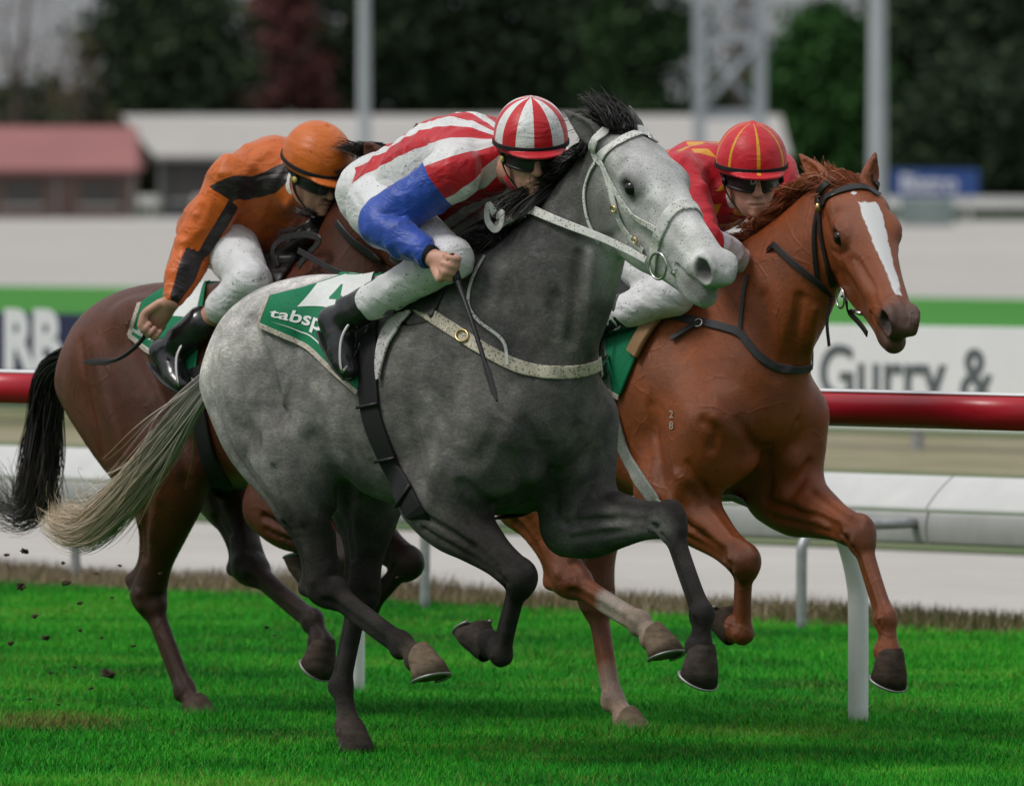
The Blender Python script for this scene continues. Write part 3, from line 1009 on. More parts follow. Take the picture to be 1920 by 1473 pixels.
def hind_leg(g, Hp, St, Hk, Ft, C, sgn, a=1.32, b=1.12):
    gs = lambda P_, r_, h_: g.stroke(P_, r_, h_ * 1.9)
    sc_ = lambda R, f: [(r[0] * f, r[1] * f) for r in R]
    Hp, St, Hk, Ft, C = (np.asarray(p, float) for p in (Hp, St, Hk, Ft, C))
    L = lambda a, b, t: a + (b - a) * t
    t = nrm(Hk - St); tb = perp_back(t); c = nrm(Ft - Hk); bk = perp_back(c)
    tip = Hk - c * .075 + bk * .052
    g.chain([Hp, L(Hp, St, .5), St - t * .02], [(.12, .21), (.115, .19), (.08, .12)], k=.08)                              # thigh
    But = Hp + np.array([-.17, sgn * -.02, -.05])
    g.chain([But, L(But, L(St, Hk, .25), .5) + tb * .055, L(St, Hk, .35) + tb * .05], [(.10, .115), (.09, .13), (.06, .075)], k=.07)  # hamstrings
    g.chain([St - t * .04, L(St, Hk, .15), L(St, Hk, .42), L(St, Hk, .72), L(St, Hk, .9), Hk, L(Hk, Ft, .13)],
            sc_([(.075, .10), (.075, .105), (.06, .08), (.042, .052), (.042, .05), (.046, .053), (.036, .042)], a), k=.06, n=31)
    g.chain([L(St, Hk, .45) + tb * .055, L(tip, L(St, Hk, .6), .5) + tb * .012, tip], [(.022, .03), (.017, .02), (.02, .022)], k=.022)  # hamstring tendon
    g.chain([tip, Hk + bk * .035 + c * .02, L(Hk, Ft, .22) + bk * .026], [(.022, .022), (.024, .022), (.016, .016)], k=.02)
    g.chain([L(Hk, Ft, .06), L(Hk, Ft, .28), L(Hk, Ft, .78), L(Hk, Ft, .93), Ft], sc_([(.036, .04), (.0265, .028), (.0245, .0255), (.027, .029), (.030, .034)], b), k=.015, n=21)
    g.chain([L(Hk, Ft, .15) + bk * .026, L(Hk, Ft, .6) + bk * .031, L(Hk, Ft, .96) + bk * .024], sc_([(.016, .016), (.0145, .014), (.018, .018)], b), k=.012)
    p = nrm(C - Ft); pb = perp_back(p)
    g.ell(Ft + nrm(bk + pb) * .027 + c * .006, (.027, .027, .028), k=.02)
    g.chain([Ft, L(Ft, C, .5), C], sc_([(.030, .033), (.026, .029), (.037, .041)], b), k=.015)
    g.ell(L(Ft, C, .9) + pb * .022, (.03, .034, .028), k=.02)
    for q in (-1, 1):
        o = np.array([0, q, 0.0])
        gs([L(Hk, Ft, .16) + bk * .016 + o * .034, L(Hk, Ft, .5) + bk * .018 + o * .03, L(Hk, Ft, .88) + bk * .014 + o * .032], .012, -.008)
        gs([L(St, Hk, .5) + tb * .035 + o * .06, L(St, Hk, .75) + tb * .026 + o * .045, tip * .6 + Hk * .4 + o * .04], .015, -.013)               # hollow before the hock tendon
        gs([L(St, Hk, .1) + o * .095, L(St, Hk, .4) + tb * .0 + o * .08, L(St, Hk, .7) - tb * .005 + o * .055], .018, -.007)
        gs([L(St, Hk, .15) - tb * .05 + o * .085, L(St, Hk, .5) - tb * .035 + o * .065], .022, .006)
        gs([Hk - t * .01 + o * .055 - tb * .015], .018, .006)
        gs([Hk + c * .045 + o * .048], .016, .004)
        gs([Hk + bk * .02 - c * .03 + o * .045], .012, -.006)
        gs([Ft - c * .012 + bk * .012 + o * .044, Ft + p * .02 + pb * .012 + o * .04], .010, -.005)
    gs([Hk - nrm(tb + bk) * .06 + [0, -.02, 0], Hk - nrm(tb + bk) * .06 + [0, .02, 0]], .016, -.005)
    gs([Ft - nrm(bk + pb) * .047 + [0, -.02, 0], Ft - nrm(bk + pb) * .047 + [0, .02, 0]], .014, -.004)


HEAD_UP = [(-.02, .06, .005, .055), (.06, .088, .027, .058), (.13, .10, .03, .06), (.21, .098, .02, .062), (.30, .079, .008, .06), (.39, .065, .002, .05), (.48, .056, -.002, .043), (.55, .054, -.012, .044), (.585, .042, -.012, .034)]
HEAD_MID = [(.03, .075, -.035, .05), (.12, .084, -.045, .06), (.21, .080, -.05, .06), (.31, .066, -.048, .052), (.41, .054, -.045, .042), (.50, .05, -.042, .035)]
HEAD_LO = [(.0, .05, -.05, .06), (.10, .058, -.085, .085), (.19, .056, -.110, .096), (.28, .050, -.107, .088), (.37, .043, -.096, .068), (.46, .040, -.090, .054), (.53, .041, -.090, .044), (.565, .036, -.092, .034)]


def build_head(g, pos, R, sc3, mouth=.0, ear=None):
    pos = np.asarray(pos, float); S = np.asarray(sc3, float)
    H = lambda x, y, z: pos + (np.array([x, y, z]) * S) @ R
    sy, sz = S[1], S[2]
    yh = R[1]
    g.chain([H(x, 0, z) for x, w, z, h in HEAD_UP], [(w * sy, h * sz) for x, w, z, h in HEAD_UP], k=.045, side=yh, n=41)
    g.chain([H(x, 0, z) for x, w, z, h in HEAD_LO], [(w * sy, h * sz) for x, w, z, h in HEAD_LO], k=.03, side=yh, n=36)
    g.chain([H(x, 0, z) for x, w, z, h in HEAD_MID], [(w * sy, h * sz) for x, w, z, h in HEAD_MID], k=.04, side=yh, n=31)
    for s in (-1, 1):
        g.ell(H(.115, s * .052, -.085), (.075, .022, .085), k=.03, R=R)                 # cheek
        g.ell(H(.20, s * .082, .042), (.046, .024, .03), k=.03, R=R)                    # orbit
        g.ell(H(.12, s * .07, .045), (.06, .022, .025), k=.03, R=R)                     # temple
        g.stroke([H(.15, s * .085, .045), H(.14, s * .08, .055)], .022, -.010)          # hollow above the eye
        g.stroke([H(.255, s * .083, -.022), H(.33, s * .066, -.025), H(.41, s * .052, -.028)], .02, .009)   # facial crest
        g.stroke([H(.30, s * .068, .02), H(.42, s * .054, .008), H(.50, s * .05, 0)], .022, -.006)
        g.stroke([H(.27, s * .06, -.07), H(.36, s * .05, -.06)], .028, -.006)
        g.stroke([H(.235, s * .095, .012), H(.205, s * .105, .002), H(.18, s * .10, .01)], .014, -.006)     # below the eye
        g.stroke([H(.24, s * .09, .035), H(.215, s * .098, .052), H(.18, s * .095, .052)], .013, .008)      # brow lid
        g.ell(H(.213, s * .107, .027), (.030, .014, .020), k=.006, R=R, op='cut')                            # eye socket
        # nostril: flared rim and a deep hollow
        nr = np.stack([nrm(R[0] * .75 - R[2] * .66), R[1], nrm(R[0] * .66 + R[2] * .75)])
        g.ell(H(.565, s * .038, -.004), (.052, .022, .041), k=.018, R=nr)
        g.ell(H(.572, s * .058, -.006), (.041, .034, .029), k=.006, R=nr, op='cut')
        g.stroke([H(.535, s * .055, .02), H(.575, s * .052, .034), H(.605, s * .04, .02)], .012, .006)
        # mouth
        g.stroke([H(.465, s * .048, -.058), H(.52, s * .05, -.062), H(.575, s * .042, -.06), H(.61, s * .01, -.055)], .009, -.009 - mouth)
        g.stroke([H(.455, s * .046, -.05), H(.46, s * .046, -.075)], .012, .006)
    g.ell(H(.568, 0, -.036), (.03, .034, .03), k=.02, R=R)      # upper lip
    g.ell(H(.560, 0, -.084), (.028, .030, .022), k=.02, R=R)   # lower lip
    g.ell(H(.53, 0, -.112), (.03, .026, .018), k=.02, R=R)      # chin
    g.stroke([H(.60, 0, .015), H(.612, 0, -.03)], .012, -.006)
    return H


def build_ear(g, base, tip, out, w=.036):
    """a cupped ear from base to tip; out = where the hollow faces"""
    base, tip = np.asarray(base, float), np.asarray(tip, float)
    ax = nrm(tip - base); out = nrm(np.asarray(out) - ax * (np.asarray(out) @ ax)); sd_ = np.cross(ax, out)
    L = np.linalg.norm(tip - base)
    P = [base, base + ax * L * .35, base + ax * L * .7 , tip]
    g.chain(P, [(w * .8, .030), (w, .026), (w * .62, .016), (.006, .006)], k=.02, side=sd_, n=13)
    g.chain([base + ax * L * .22 + out * .026, base + ax * L * .45 + out * .022, base + ax * L * .72 + out * .015, tip - ax * .03 + out * .008],
            [(w * .4, .016), (w * .68, .019), (w * .4, .011), (.004, .004)], k=.004, side=sd_, n=13, op='cut')


TRUNK = [  # x, centre z, half width, half height
    (-1.06, 1.25, .11, .10), (-.98, 1.255, .20, .17), (-.84, 1.255, .262, .235), (-.66, 1.225, .272, .285), (-.46, 1.165, .27, .325),
    (-.22, 1.14, .278, .355), (0.0, 1.14, .27, .375), (.16, 1.15, .245, .36), (.29, 1.13, .22, .285), (.37, 1.09, .17, .20)]


def horse_clay(h):
    fine = h.get('fine', .0052)
    cz = h.get('coarse', .0085)
    xs = np.concatenate([np.arange(-1.42, h['fx'], cz), np.arange(h['fx'], 1.36, fine)])
    zs = np.concatenate([np.arange(-.05, h['fz'], cz), np.arange(h['fz'], 2.16, fine)])
    g = Clay(xs, np.arange(-.50, .44, h.get('cy', .0062)), zs)
    dz = h.get('dz', 0.0)
    g.chain([(x, 0, z + dz * (1 if x < -.3 else .5)) for x, z, w, q in TRUNK], [(w, q) for x, z, w, q in TRUNK], k=.02, n=46)
    g.chain([(-.42, 0, 1.42 + dz), (-.12, 0, 1.455 + dz), (.06, 0, 1.475 + dz), (.24, 0, 1.46 + dz)], [(.10, .07), (.085, .085), (.075, .09), (.08, .10)], k=.07)   # withers
    g.chain([(-1.06, 0, 1.33 + dz), (-1.16, 0, 1.29 + dz)] , [(.07, .07), (.04, .04)], k=.06)                              # dock
    N = h['neck']
    g.chain([n[:3] for n in N], [n[3:] for n in N], k=.09, n=64)
    for s in (-1, 1):
        S, E = h['F'][s][0], h['F'][s][1]
        g.chain([(-.02, s * .115, 1.40 + dz), (.12, s * .165, 1.24), (S[0] * .93, s * .175, S[2] + .03)], [(.06, .15), (.07, .17), (.075, .12)], k=.08)   # shoulder blade
        g.ell((S[0] - .01, s * .115, S[2] - .05), (.075, .095, .12), k=.045)                                                 # breast muscle
        g.ell((.10, s * .13, .88), (.20, .09, .10), k=.07)                                                                    # pectoral under the chest
        fore_leg(g, *h['F'][s], s)
        hind_leg(g, *h['B'][s], s)
        g.ell((-.62, s * .20, 1.38 + dz), (.09, .06, .07), k=.08)                                                             # point of hip
    R = head_frame(*h['head'][3:6])
    S3 = np.array([h['head'][6], h['head'][6] * h['head'][8], h['head'][6] * h['head'][7]])
    pos = np.array(h['head'][:3])
    H = build_head(g, pos, R, S3, h.get('mouth', 0))
    for b, t, o in h['ears']:
        tip = np.array(t[1]) if t[0] == 'abs' else H(*b) + (np.array(t) @ R)
        build_ear(g, H(*b), tip, np.array(o) @ R)
    h['H'], h['R'] = H, R
    # sculpting lines common to all three
    g.stroke([(S_[0] + .05, 0, S_[2] - z_) for S_, z_ in ((h['F'][-1][0], .02), (h['F'][-1][0], .16))], .022, -.016)        # between the breast muscles
    return g


def hoof(parent, mat, shoe, C, toe, y, name='hoof'):
    """a hoof whose coronet sits at C and whose toe points to `toe`"""
    C, toe = np.asarray(C, float), np.asarray(toe, float)
    d = nrm([toe[0] - C[0], 0, toe[2] - C[2]])
    rot = math.atan2(d[2], d[0]) + math.radians(38)
    n = 28
    secs = [(0.022, .000, .033, .036), (0.006, .003, .043, .046), (-.02, .012, .0495, .0525), (-.05, .024, .057, .0625), (-.075, .033, .062, .0695)]
    V = []; Fc = []
    ang = np.linspace(0, 2 * math.pi, n, endpoint=False)
    for z, xo, w, l in secs:
        for a in ang:
            x = math.cos(a) * l; yy = math.sin(a) * w
            if x < 0: x *= .72; yy *= 1 - .10 * (-math.cos(a))
            zz = z + (.020 * (x / l) if z > -.06 else 0) * (-1 if False else 1)
            V.append((x + xo, yy, zz))
    m = len(secs)
    for i in range(m - 1):
        for j in range(n):
            Fc.append((i * n + j, (i + 1) * n + j, (i + 1) * n + (j + 1) % n, i * n + (j + 1) % n))
    # hollow sole
    b = len(V)
    for a in ang:
        x = math.cos(a) * .0695 * .78; yy = math.sin(a) * .062 * .78
        if x < 0: x *= .72
        V.append((x + .033, yy, -.075))
    V.append((.03, 0, -.062))
    for j in range(n):
        Fc.append(((m - 1) * n + j, b + j, b + (j + 1) % n, (m - 1) * n + (j + 1) % n))
        Fc.append((b + j, b + n, b + (j + 1) % n))
    c, s_ = math.cos(rot), math.sin(rot)
    M = np.array([[c, 0, -s_], [0, 1, 0], [s_, 0, c]])
    V = np.array(V) @ M.T + np.array([C[0], y, C[2]])
    o = mesh_obj(name, V, Fc, mat, parent)
    # shoe: a thin open ring
    P = []
    for a in np.linspace(-2.3, 2.3, 22):
        x = math.cos(a) * .064; yy = math.sin(a) * .058
        if x < 0: x *= .8
        P.append((x + .033, yy, -.0795))
    P = np.array(P) @ M.T + np.array([C[0], y, C[2]])
    Vt, Ft = tube_mesh(P, .0085, 6, True, .6, side=M @ np.array([0, 0, 1.0]))
    mesh_obj('horseshoe', Vt, Ft, shoe, o)
    return o


def paint(fr, clay, strokes):
    """sculpting strokes whose paths are read off the photograph and laid on the clay"""
    pts = []; cnt = []
    for path, r, hh in strokes:
        c = catmull(path, max(2, len(path) * 4)) if len(path) > 1 else np.array(path, float)
        pts.append(c); cnt.append(len(c))
    P = fr.hit(clay, np.concatenate(pts)); i = 0
    for (path, r, hh), n in zip(strokes, cnt):
        clay.stroke(P[i:i + n], r, hh * 1.5); i += n


def blobs(V, base, items):
    """soft colour zones of a coat: items are (point, radius, colour, strength)"""
    col = np.tile(np.asarray(base, float), (len(V), 1))
    for p, r, c, w in items:
        d2 = ((V - np.asarray(p)) ** 2).sum(1) / (r * r)
        a = (w * np.exp(-d2 * 1.2))[:, None]
        col = col * (1 - a) + np.asarray(c) * a
    return col


def seg_dist(V, a, b):
    a, b = np.asarray(a, float), np.asarray(b, float); ab = b - a
    t = np.clip(((V - a) @ ab) / (ab @ ab), 0, 1)
    return np.linalg.norm(V - (a + t[:, None] * ab), axis=1), t


def limb_zone(V, a, b, r=.12):
    """1 on the limb between two joints, fading out over its ends"""
    d, t = seg_dist(V, a, b)
    return np.clip((r - d) / (r * .35), 0, 1)


def head_coords(h, V):
    S = np.array([h['head'][6], h['head'][6] * h['head'][8], h['head'][6] * h['head'][7]])
    return ((V - np.array(h['head'][:3])) @ h['R'].T) / S


def eyes(h, parent, mat, lid):
    for s in (-1, 1):
        c = h['H'](.213, s * .0885, .026)
        bm = bmesh.new(); bmesh.ops.create_uvsphere(bm, u_segments=20, v_segments=14, radius=.0255)
        V = np.array([v.co[:] for v in bm.verts]); Fc = [[v.index for v in f.verts] for f in bm.faces]; bm.free()
        mesh_obj('eye', V @ np.eye(3) + c, Fc, mat, parent)


def coat_mat(name, rough=.5, spec=.45, dapple=0.0, speck=0.0, blaze=False, hair=.35, sheen=.0, mott=.3):
    t = NT(name)
    c = t.attr('coat')
    co = t.coord()
    st = t.coord('Object', (18, 30, 60))
    hairn = t.noise(6, 5, .7, st, 1.2)
    c = t.mix(1.0, c, t.ramp(hairn, [(.30, (.66, .66, .66)), (.70, (1.36, 1.36, 1.36))]), 'MULTIPLY')
    big = t.noise(5, 3, .6)
    c = t.mix(1.0, c, t.ramp(big, [(.3, (.82, .82, .82)), (.7, (1.16, 1.15, 1.13))]), 'MULTIPLY')
    md = t.noise(9, 6, .62, t.coord('Object', (.8, 1, 1.3)), .8)
    mfac = t.math('MULTIPLY', t.attr('mottle', 'Fac'), mott)
    c = t.mix(mfac, c, t.mix(1.0, c, t.ramp(md, [(.32, (.55, .55, .55)), (.5, (1, 1, 1)), (.70, (1.6, 1.58, 1.54))]), 'MULTIPLY'))
    stk = t.noise(4, 4, .7, t.coord('Object', (9, 42, 34)), .9)
    c = t.mix(mfac, c, t.mix(1.0, c, t.ramp(stk, [(.34, (.62, .62, .62)), (.5, (1, 1, 1)), (.68, (1.5, 1.49, 1.46))]), 'MULTIPLY'))
    if dapple:
        v = t.voro(11, t.mix(.06, co, t.n.new('ShaderNodeTexNoise').outputs['Color']))
        dp = t.ramp(v, [(.1, (1.25, 1.25, 1.25)), (.55, (.82, .82, .82))])
        c = t.mix(dapple, c, t.mix(1.0, c, dp, 'MULTIPLY'))
    if blaze:
        hx = t.sep(t.attr('headpos', 'Vector'))
        nz = t.noise(13, 5, .7)
        xx = t.math('ADD', hx[0], t.math('MULTIPLY', t.math('SUBTRACT', nz, .5), .05))
        yy = t.math('ADD', hx[1], t.math('MULTIPLY', t.math('SUBTRACT', t.noise(16, 6, .75), .5), .030))
        cen = t.math('SUBTRACT', .012, t.math('MULTIPLY', xx, .012))
        half = t.math('SUBTRACT', .037, t.math('MULTIPLY', t.math('ABSOLUTE', t.math('SUBTRACT', xx, .175)), .075))
        d1 = t.math('SUBTRACT', half, t.math('ABSOLUTE', t.math('SUBTRACT', yy, cen)))
        d2 = t.math('MULTIPLY', t.math('SUBTRACT', xx, .125), .8)
        d3 = t.math('SUBTRACT', .50, xx)
        dd = t.math('MINIMUM', t.math('MINIMUM', d1, d2), d3)
        m = t.math('MULTIPLY', t.math('MULTIPLY', dd, 260.0, 0, True), t.math('GREATER_THAN', hx[2], .0))
        m = t.math('MULTIPLY', m, t.math('LESS_THAN', t.math('ABSOLUTE', hx[1]), .12))
        star = t.math('MULTIPLY', t.math('SUBTRACT', .013, t.math('ADD', t.math('ABSOLUTE', t.math('SUBTRACT', xx, .080)), t.math('ABSOLUTE', t.math('ADD', yy, .018)))), 200.0, 0, True)
        m = t.math('MAXIMUM', m, t.math('MULTIPLY', star, t.math('GREATER_THAN', hx[2], .02)))
        m = t.math('MINIMUM', m, 1.0, 0, True)
        c = t.mix(m, c, (.78, .77, .78))
    if speck:
        d = t.voro(95)
        gate = t.noise(9, 3, .6)
        mm = t.math('MULTIPLY', t.math('LESS_THAN', d, .17), t.math('GREATER_THAN', gate, .5))
        mk = t.attr('speck', 'Fac')
        c = t.mix(t.math('MULTIPLY', t.math('MULTIPLY', mm, mk), speck), c, (.03, .022, .018))
    t.set(c, t.ramp(hairn, [(.2, (rough - .08,) * 3), (.8, (rough + .1,) * 3)]), 0, spec, sheen=sheen)
    fine = t.noise(9, 3, .7, t.coord('Object', (60, 90, 190)), 1.5)
    vein = t.noise(14, 4, .6)
    ve = t.voro(8.5, t.mix(.10, co, t.n.new('ShaderNodeTexNoise').outputs['Color']), feature='DISTANCE_TO_EDGE')
    vl = t.math('MULTIPLY', t.math('SUBTRACT', .05, ve, 0, True), 8.0)
    vl = t.math('MULTIPLY', vl, t.math('GREATER_THAN', t.noise(4, 2), .5))
    crease = t.noise(38, 5, .7, t.coord('Object', (1, 1, 1.6)), 1.4)
    t.bump(t.math('ADD', t.math('ADD', t.math('MULTIPLY', fine, hair), vein), t.math('ADD', t.math('MULTIPLY', crease, .35), t.math('MULTIPLY', vl, .9))), .45, .011)
    return t.m


def strap_mesh(P, N, w, th):
    """a flat band following points P with surface normals N"""
    P = np.asarray(P, float); N = np.asarray(N, float); m = len(P)
    w = np.broadcast_to(np.asarray(w, float), (m,))
    T = np.gradient(P, axis=0); T /= np.linalg.norm(T, axis=1)[:, None] + 1e-9
    Sd = np.cross(N, T); Sd /= np.linalg.norm(Sd, axis=1)[:, None] + 1e-9
    Nn = np.cross(T, Sd)
    prof = [(-.5, 0), (-.5, .7), (-.42, 1), (.42, 1), (.5, .7), (.5, 0)]; k = len(prof)
    V = np.stack([P + Sd * (w * a)[:, None] + Nn * (th * b) for a, b in prof], 1).reshape(-1, 3)
    Fc = [(i * k + j, (i + 1) * k + j, (i + 1) * k + (j + 1) % k, i * k + (j + 1) % k) for i in range(m - 1) for j in range(k)]
    Fc += [tuple(range(k)), tuple((m - 1) * k + j for j in range(k - 1, -1, -1))]
    return V, Fc


def smooth_path(P, it=2):
    P = np.array(P, float)
    for _ in range(it):
        P[1:-1] = P[1:-1] * .5 + (P[:-2] + P[2:]) * .25
    return P


def drape(fr, clay, pix, n=40, off=.004):
    """a path read off the photograph, laid on a body; returns points and normals"""
    P = fr.hit(clay, catmull(pix, n))
    P = P[np.isfinite(P).all(1)]
    P = smooth_path(P, 3)
    P = clay.snap(P, off, 4)
    return P, clay.grad(P)


def lay(clay, pts, n=40, off=.004):
    P = clay.snap(catmull(pts, n), off, 10)
    P = smooth_path(P, 2)
    return P, clay.grad(P)


def mirror(P):
    return np.asarray(P) * np.array([1, -1, 1.0])


def ring_mesh(c, ax, R0, r, n=28, m=8, sq=1.0):
    ax = nrm(ax); u = nrm(np.cross(ax, [.3, .2, .9])); v = np.cross(ax, u)
    a = np.linspace(0, 2 * math.pi, n, endpoint=False)
    V = []; Fc = []
    for i, t in enumerate(a):
        rad = math.cos(t) * u + math.sin(t) * v * sq
        for b in np.linspace(0, 2 * math.pi, m, endpoint=False):
            V.append(np.asarray(c) + rad * R0 + r * (math.cos(b) * nrm(rad) + math.sin(b) * ax))
    for i in range(n):
        for j in range(m):
            Fc.append((i * m + j, ((i + 1) % n) * m + j, ((i + 1) % n) * m + (j + 1) % m, i * m + (j + 1) % m))
    return np.array(V), Fc


def hair_mesh(name, mat, parent, P, r=.0016, sides=2, seed=1):
    """P: n x m x 3 strand points; each hair a tapering ribbon with its own twist"""
    rng = np.random.default_rng(seed)
    n, m = P.shape[:2]
    rad = r * 1.25 * (1 - np.linspace(0, 1, m)) ** .55 + .0003
    T = np.gradient(P, axis=1); T /= np.linalg.norm(T, axis=2)[..., None] + 1e-9
    A = np.cross(T, rng.normal(size=(n, 1, 3))); A /= np.linalg.norm(A, axis=2)[..., None] + 1e-9
    V = np.stack([P - A * rad[None, :, None], P + A * rad[None, :, None]], 2)
    idx = np.arange(n * m * 2).reshape(n, m, 2)
    Q = np.stack([idx[:, :-1, 0], idx[:, :-1, 1], idx[:, 1:, 1], idx[:, 1:, 0]], -1).reshape(-1, 4)
    tt = np.broadcast_to(np.linspace(0, 1, m)[None, :, None], (n, m, 2)).ravel()
    rv = np.broadcast_to(rng.uniform(0, 1, (n, 1, 1)), (n, m, 2)).ravel()
    return mesh_obj(name, V.reshape(-1, 3), Q, mat, parent, True, {'along': tt, 'hair': rv})


def tail(name, mat, parent, guide, rad, n=900, m=16, seed=1, fly=.05, r=.0017, tmin=.55, curl=.02):
    """hairs that follow a guide curve; rad = bundle radius along it"""
    rng = np.random.default_rng(seed)
    G = catmull(guide, 80); Rd = np.interp(np.linspace(0, 1, 80), np.linspace(0, 1, len(rad)), rad)
    T = np.gradient(G, axis=0); T /= np.linalg.norm(T, axis=1)[:, None]
    A = np.cross(T, [0, 1, 0.0]); A /= np.linalg.norm(A, axis=1)[:, None]; B = np.cross(T, A)
    end = rng.uniform(tmin, 1, n) ** .8
    a = rng.uniform(0, 6.28, n); q = np.sqrt(rng.uniform(0, 1, n))
    # hairs gather in locks
    lock = rng.integers(0, max(6, n // 28), n); la = rng.uniform(0, 6.28, n)[lock]; lq = np.sqrt(rng.uniform(0, 1, n))[lock]
    s = np.linspace(0, 1, m)[None, :] * end[:, None]
    i = np.clip(s * 79, 0, 78.999); i0 = i.astype(int); f = (i - i0)[..., None]
    lerp = lambda X: X[i0] * (1 - f) + X[i0 + 1] * f
    g, rr, AA, BB = lerp(G), lerp(Rd[:, None])[..., 0], lerp(A), lerp(B)
    w = np.linspace(0, 1, m)[None, :] ** .8
    ux = (np.cos(a) * q)[:, None] * (1 - .65 * w) + (np.cos(la) * lq)[:, None] * .75 * w
    uy = (np.sin(a) * q)[:, None] * (1 - .65 * w) + (np.sin(la) * lq)[:, None] * .75 * w
    ph = rng.uniform(0, 6.28, (n, 1)); am = rng.uniform(.2, 1, (n, 1)) * curl; ph2 = rng.uniform(0, 6.28, n)[lock][:, None]
    ux = ux * rr + am * w * np.sin(ph2 + 5 * s) + fly * w ** 2 * rng.normal(size=(n, 1)) * .6
    uy = uy * rr + am * w * np.cos(ph2 * 1.7 + 4 * s) + fly * w ** 2 * rng.normal(size=(n, 1)) * .6
    ux = ux + .018 * w * np.sin(ph2 + 11 * s); uy = uy + .018 * w * np.sin(ph2 * 2.3 + 9 * s)
    P = g + AA * ux[..., None] + BB * uy[..., None]
    return hair_mesh(name, mat, parent, P, r, 3, seed)


def mane(name, mat, parent, clay, crest, n, length, flow, seed=1, m=12, r=.0016, width=.02, curl=.02, lift=.3, jit=1.0):
    """hairs rooted along the crest of the neck; flow(t) is the direction the wind and gravity turn them to"""
    rng = np.random.default_rng(seed)
    C = catmull(crest, 60)
    t0 = rng.uniform(0, 1, n); i = np.clip(t0 * 59, 0, 58.99); k = i.astype(int); f = (i - k)[:, None]
    root = C[k] * (1 - f) + C[k + 1] * f + np.array([0, 1, 0]) * rng.uniform(-width, width, n)[:, None]
    root = clay.snap(root, -.004, 10); N = clay.grad(root)
    lk = np.floor(t0 * 26).astype(int)
    jd = (rng.normal(size=(40, 3))[lk] * .28 + rng.normal(size=(n, 3)) * .13) * jit
    L = (length(t0) if callable(length) else np.full(n, length)) * rng.uniform(.55, 1.1, n)
    P = np.zeros((n, m, 3)); P[:, 0] = root; d = N * lift + flow(t0, 0.0) + jd
    d /= np.linalg.norm(d, axis=1)[:, None]
    for j in range(1, m):
        t = j / (m - 1)
        q = flow(t0, t) + jd * .8
        q /= np.linalg.norm(q, axis=1)[:, None]
        d = d * .72 + q * .28; d /= np.linalg.norm(d, axis=1)[:, None]
        P[:, j] = P[:, j - 1] + d * (L / (m - 1))[:, None]
    w = np.linspace(0, 1, m)[None, :, None]
    ph = rng.uniform(0, 6.28, (40, 3))[lk][:, None, :]
    P = P + curl * w * np.sin(ph + 5 * w)
    # keep them outside the neck
    flat = P.reshape(-1, 3); dd = clay.sample(flat)
    bad = (dd < .004) & (dd > -.08)
    bad &= np.tile(np.arange(m) > 0, n)
    if bad.any():
        g = clay.grad(flat[bad]); flat[bad] += g * (.004 - dd[bad])[:, None]
    return hair_mesh(name, mat, parent, flat.reshape(n, m, 3), r, 3, seed)


def hair_mat(name, root, mid, tip, rough=.45):
    t = NT(name)
    c = t.ramp(t.attr('along', 'Fac'), [(0, root), (.5, mid), (1, tip)])
    c = t.mix(1.0, c, t.ramp(t.attr('hair', 'Fac'), [(0, (.72, .72, .72)), (1, (1.28, 1.28, 1.28))]), 'MULTIPLY')
    t.set(c, rough, 0, .4)
    return t.m


from concurrent.futures import ThreadPoolExecutor
POOL = ThreadPoolExecutor(4)
GREY = Frame(-24.77, 20.38)


def grey_def():
    a = GREY.at
    h = dict(fx=.52, fz=1.36, dz=0.0, mouth=.004)
    h['F'] = {-1: ((.36, -.18, 1.02), a(818, 940, -.175), a(976, 1083, -.135), a(940, 1228, -.10), a(912, 1208, -.10)),
              1: ((.37, .165, 1.02), a(1078, 975, .17), a(1256, 975, .13), a(1318, 1150, .12), a(1313, 1218, .12))}
    h['B'] = {-1: ((-.84, -.14, 1.22), a(556, 850, -.20), a(610, 1096, -.13), a(752, 1204, -.10), a(786, 1232, -.10)),
              1: ((-.80, .14, 1.20), a(700, 880, .20), a(676, 1112, .13), a(641, 1284, .10), a(656, 1368, .10))}
    h['toe'] = {('F', -1): a(835, 1180, -.10), ('F', 1): a(1335, 1312, .12), ('B', -1): a(845, 1268, -.10), ('B', 1): a(691, 1418, .10)}
    h['neck'] = [(.05, 0, 1.24, .18, .32), (.26, 0, 1.345, .155, .30), (.44, 0, 1.49, .12, .24), (.57, 0, 1.65, .095, .185), (.67, 0, 1.79, .08, .135), (.72, 0, 1.87, .065, .09)]
    h['head'] = (.7222, -.0114, 1.8906, .0133, .6366, .0733, 1.03, 1.133, 1.011)
    h['ears'] = [((.015, -.07, .035), (-.15, -.05, .02), (.2, -.9, .3)), ((.015, .07, .035), (-.15, .05, .02), (.2, .9, .3))]
    return h



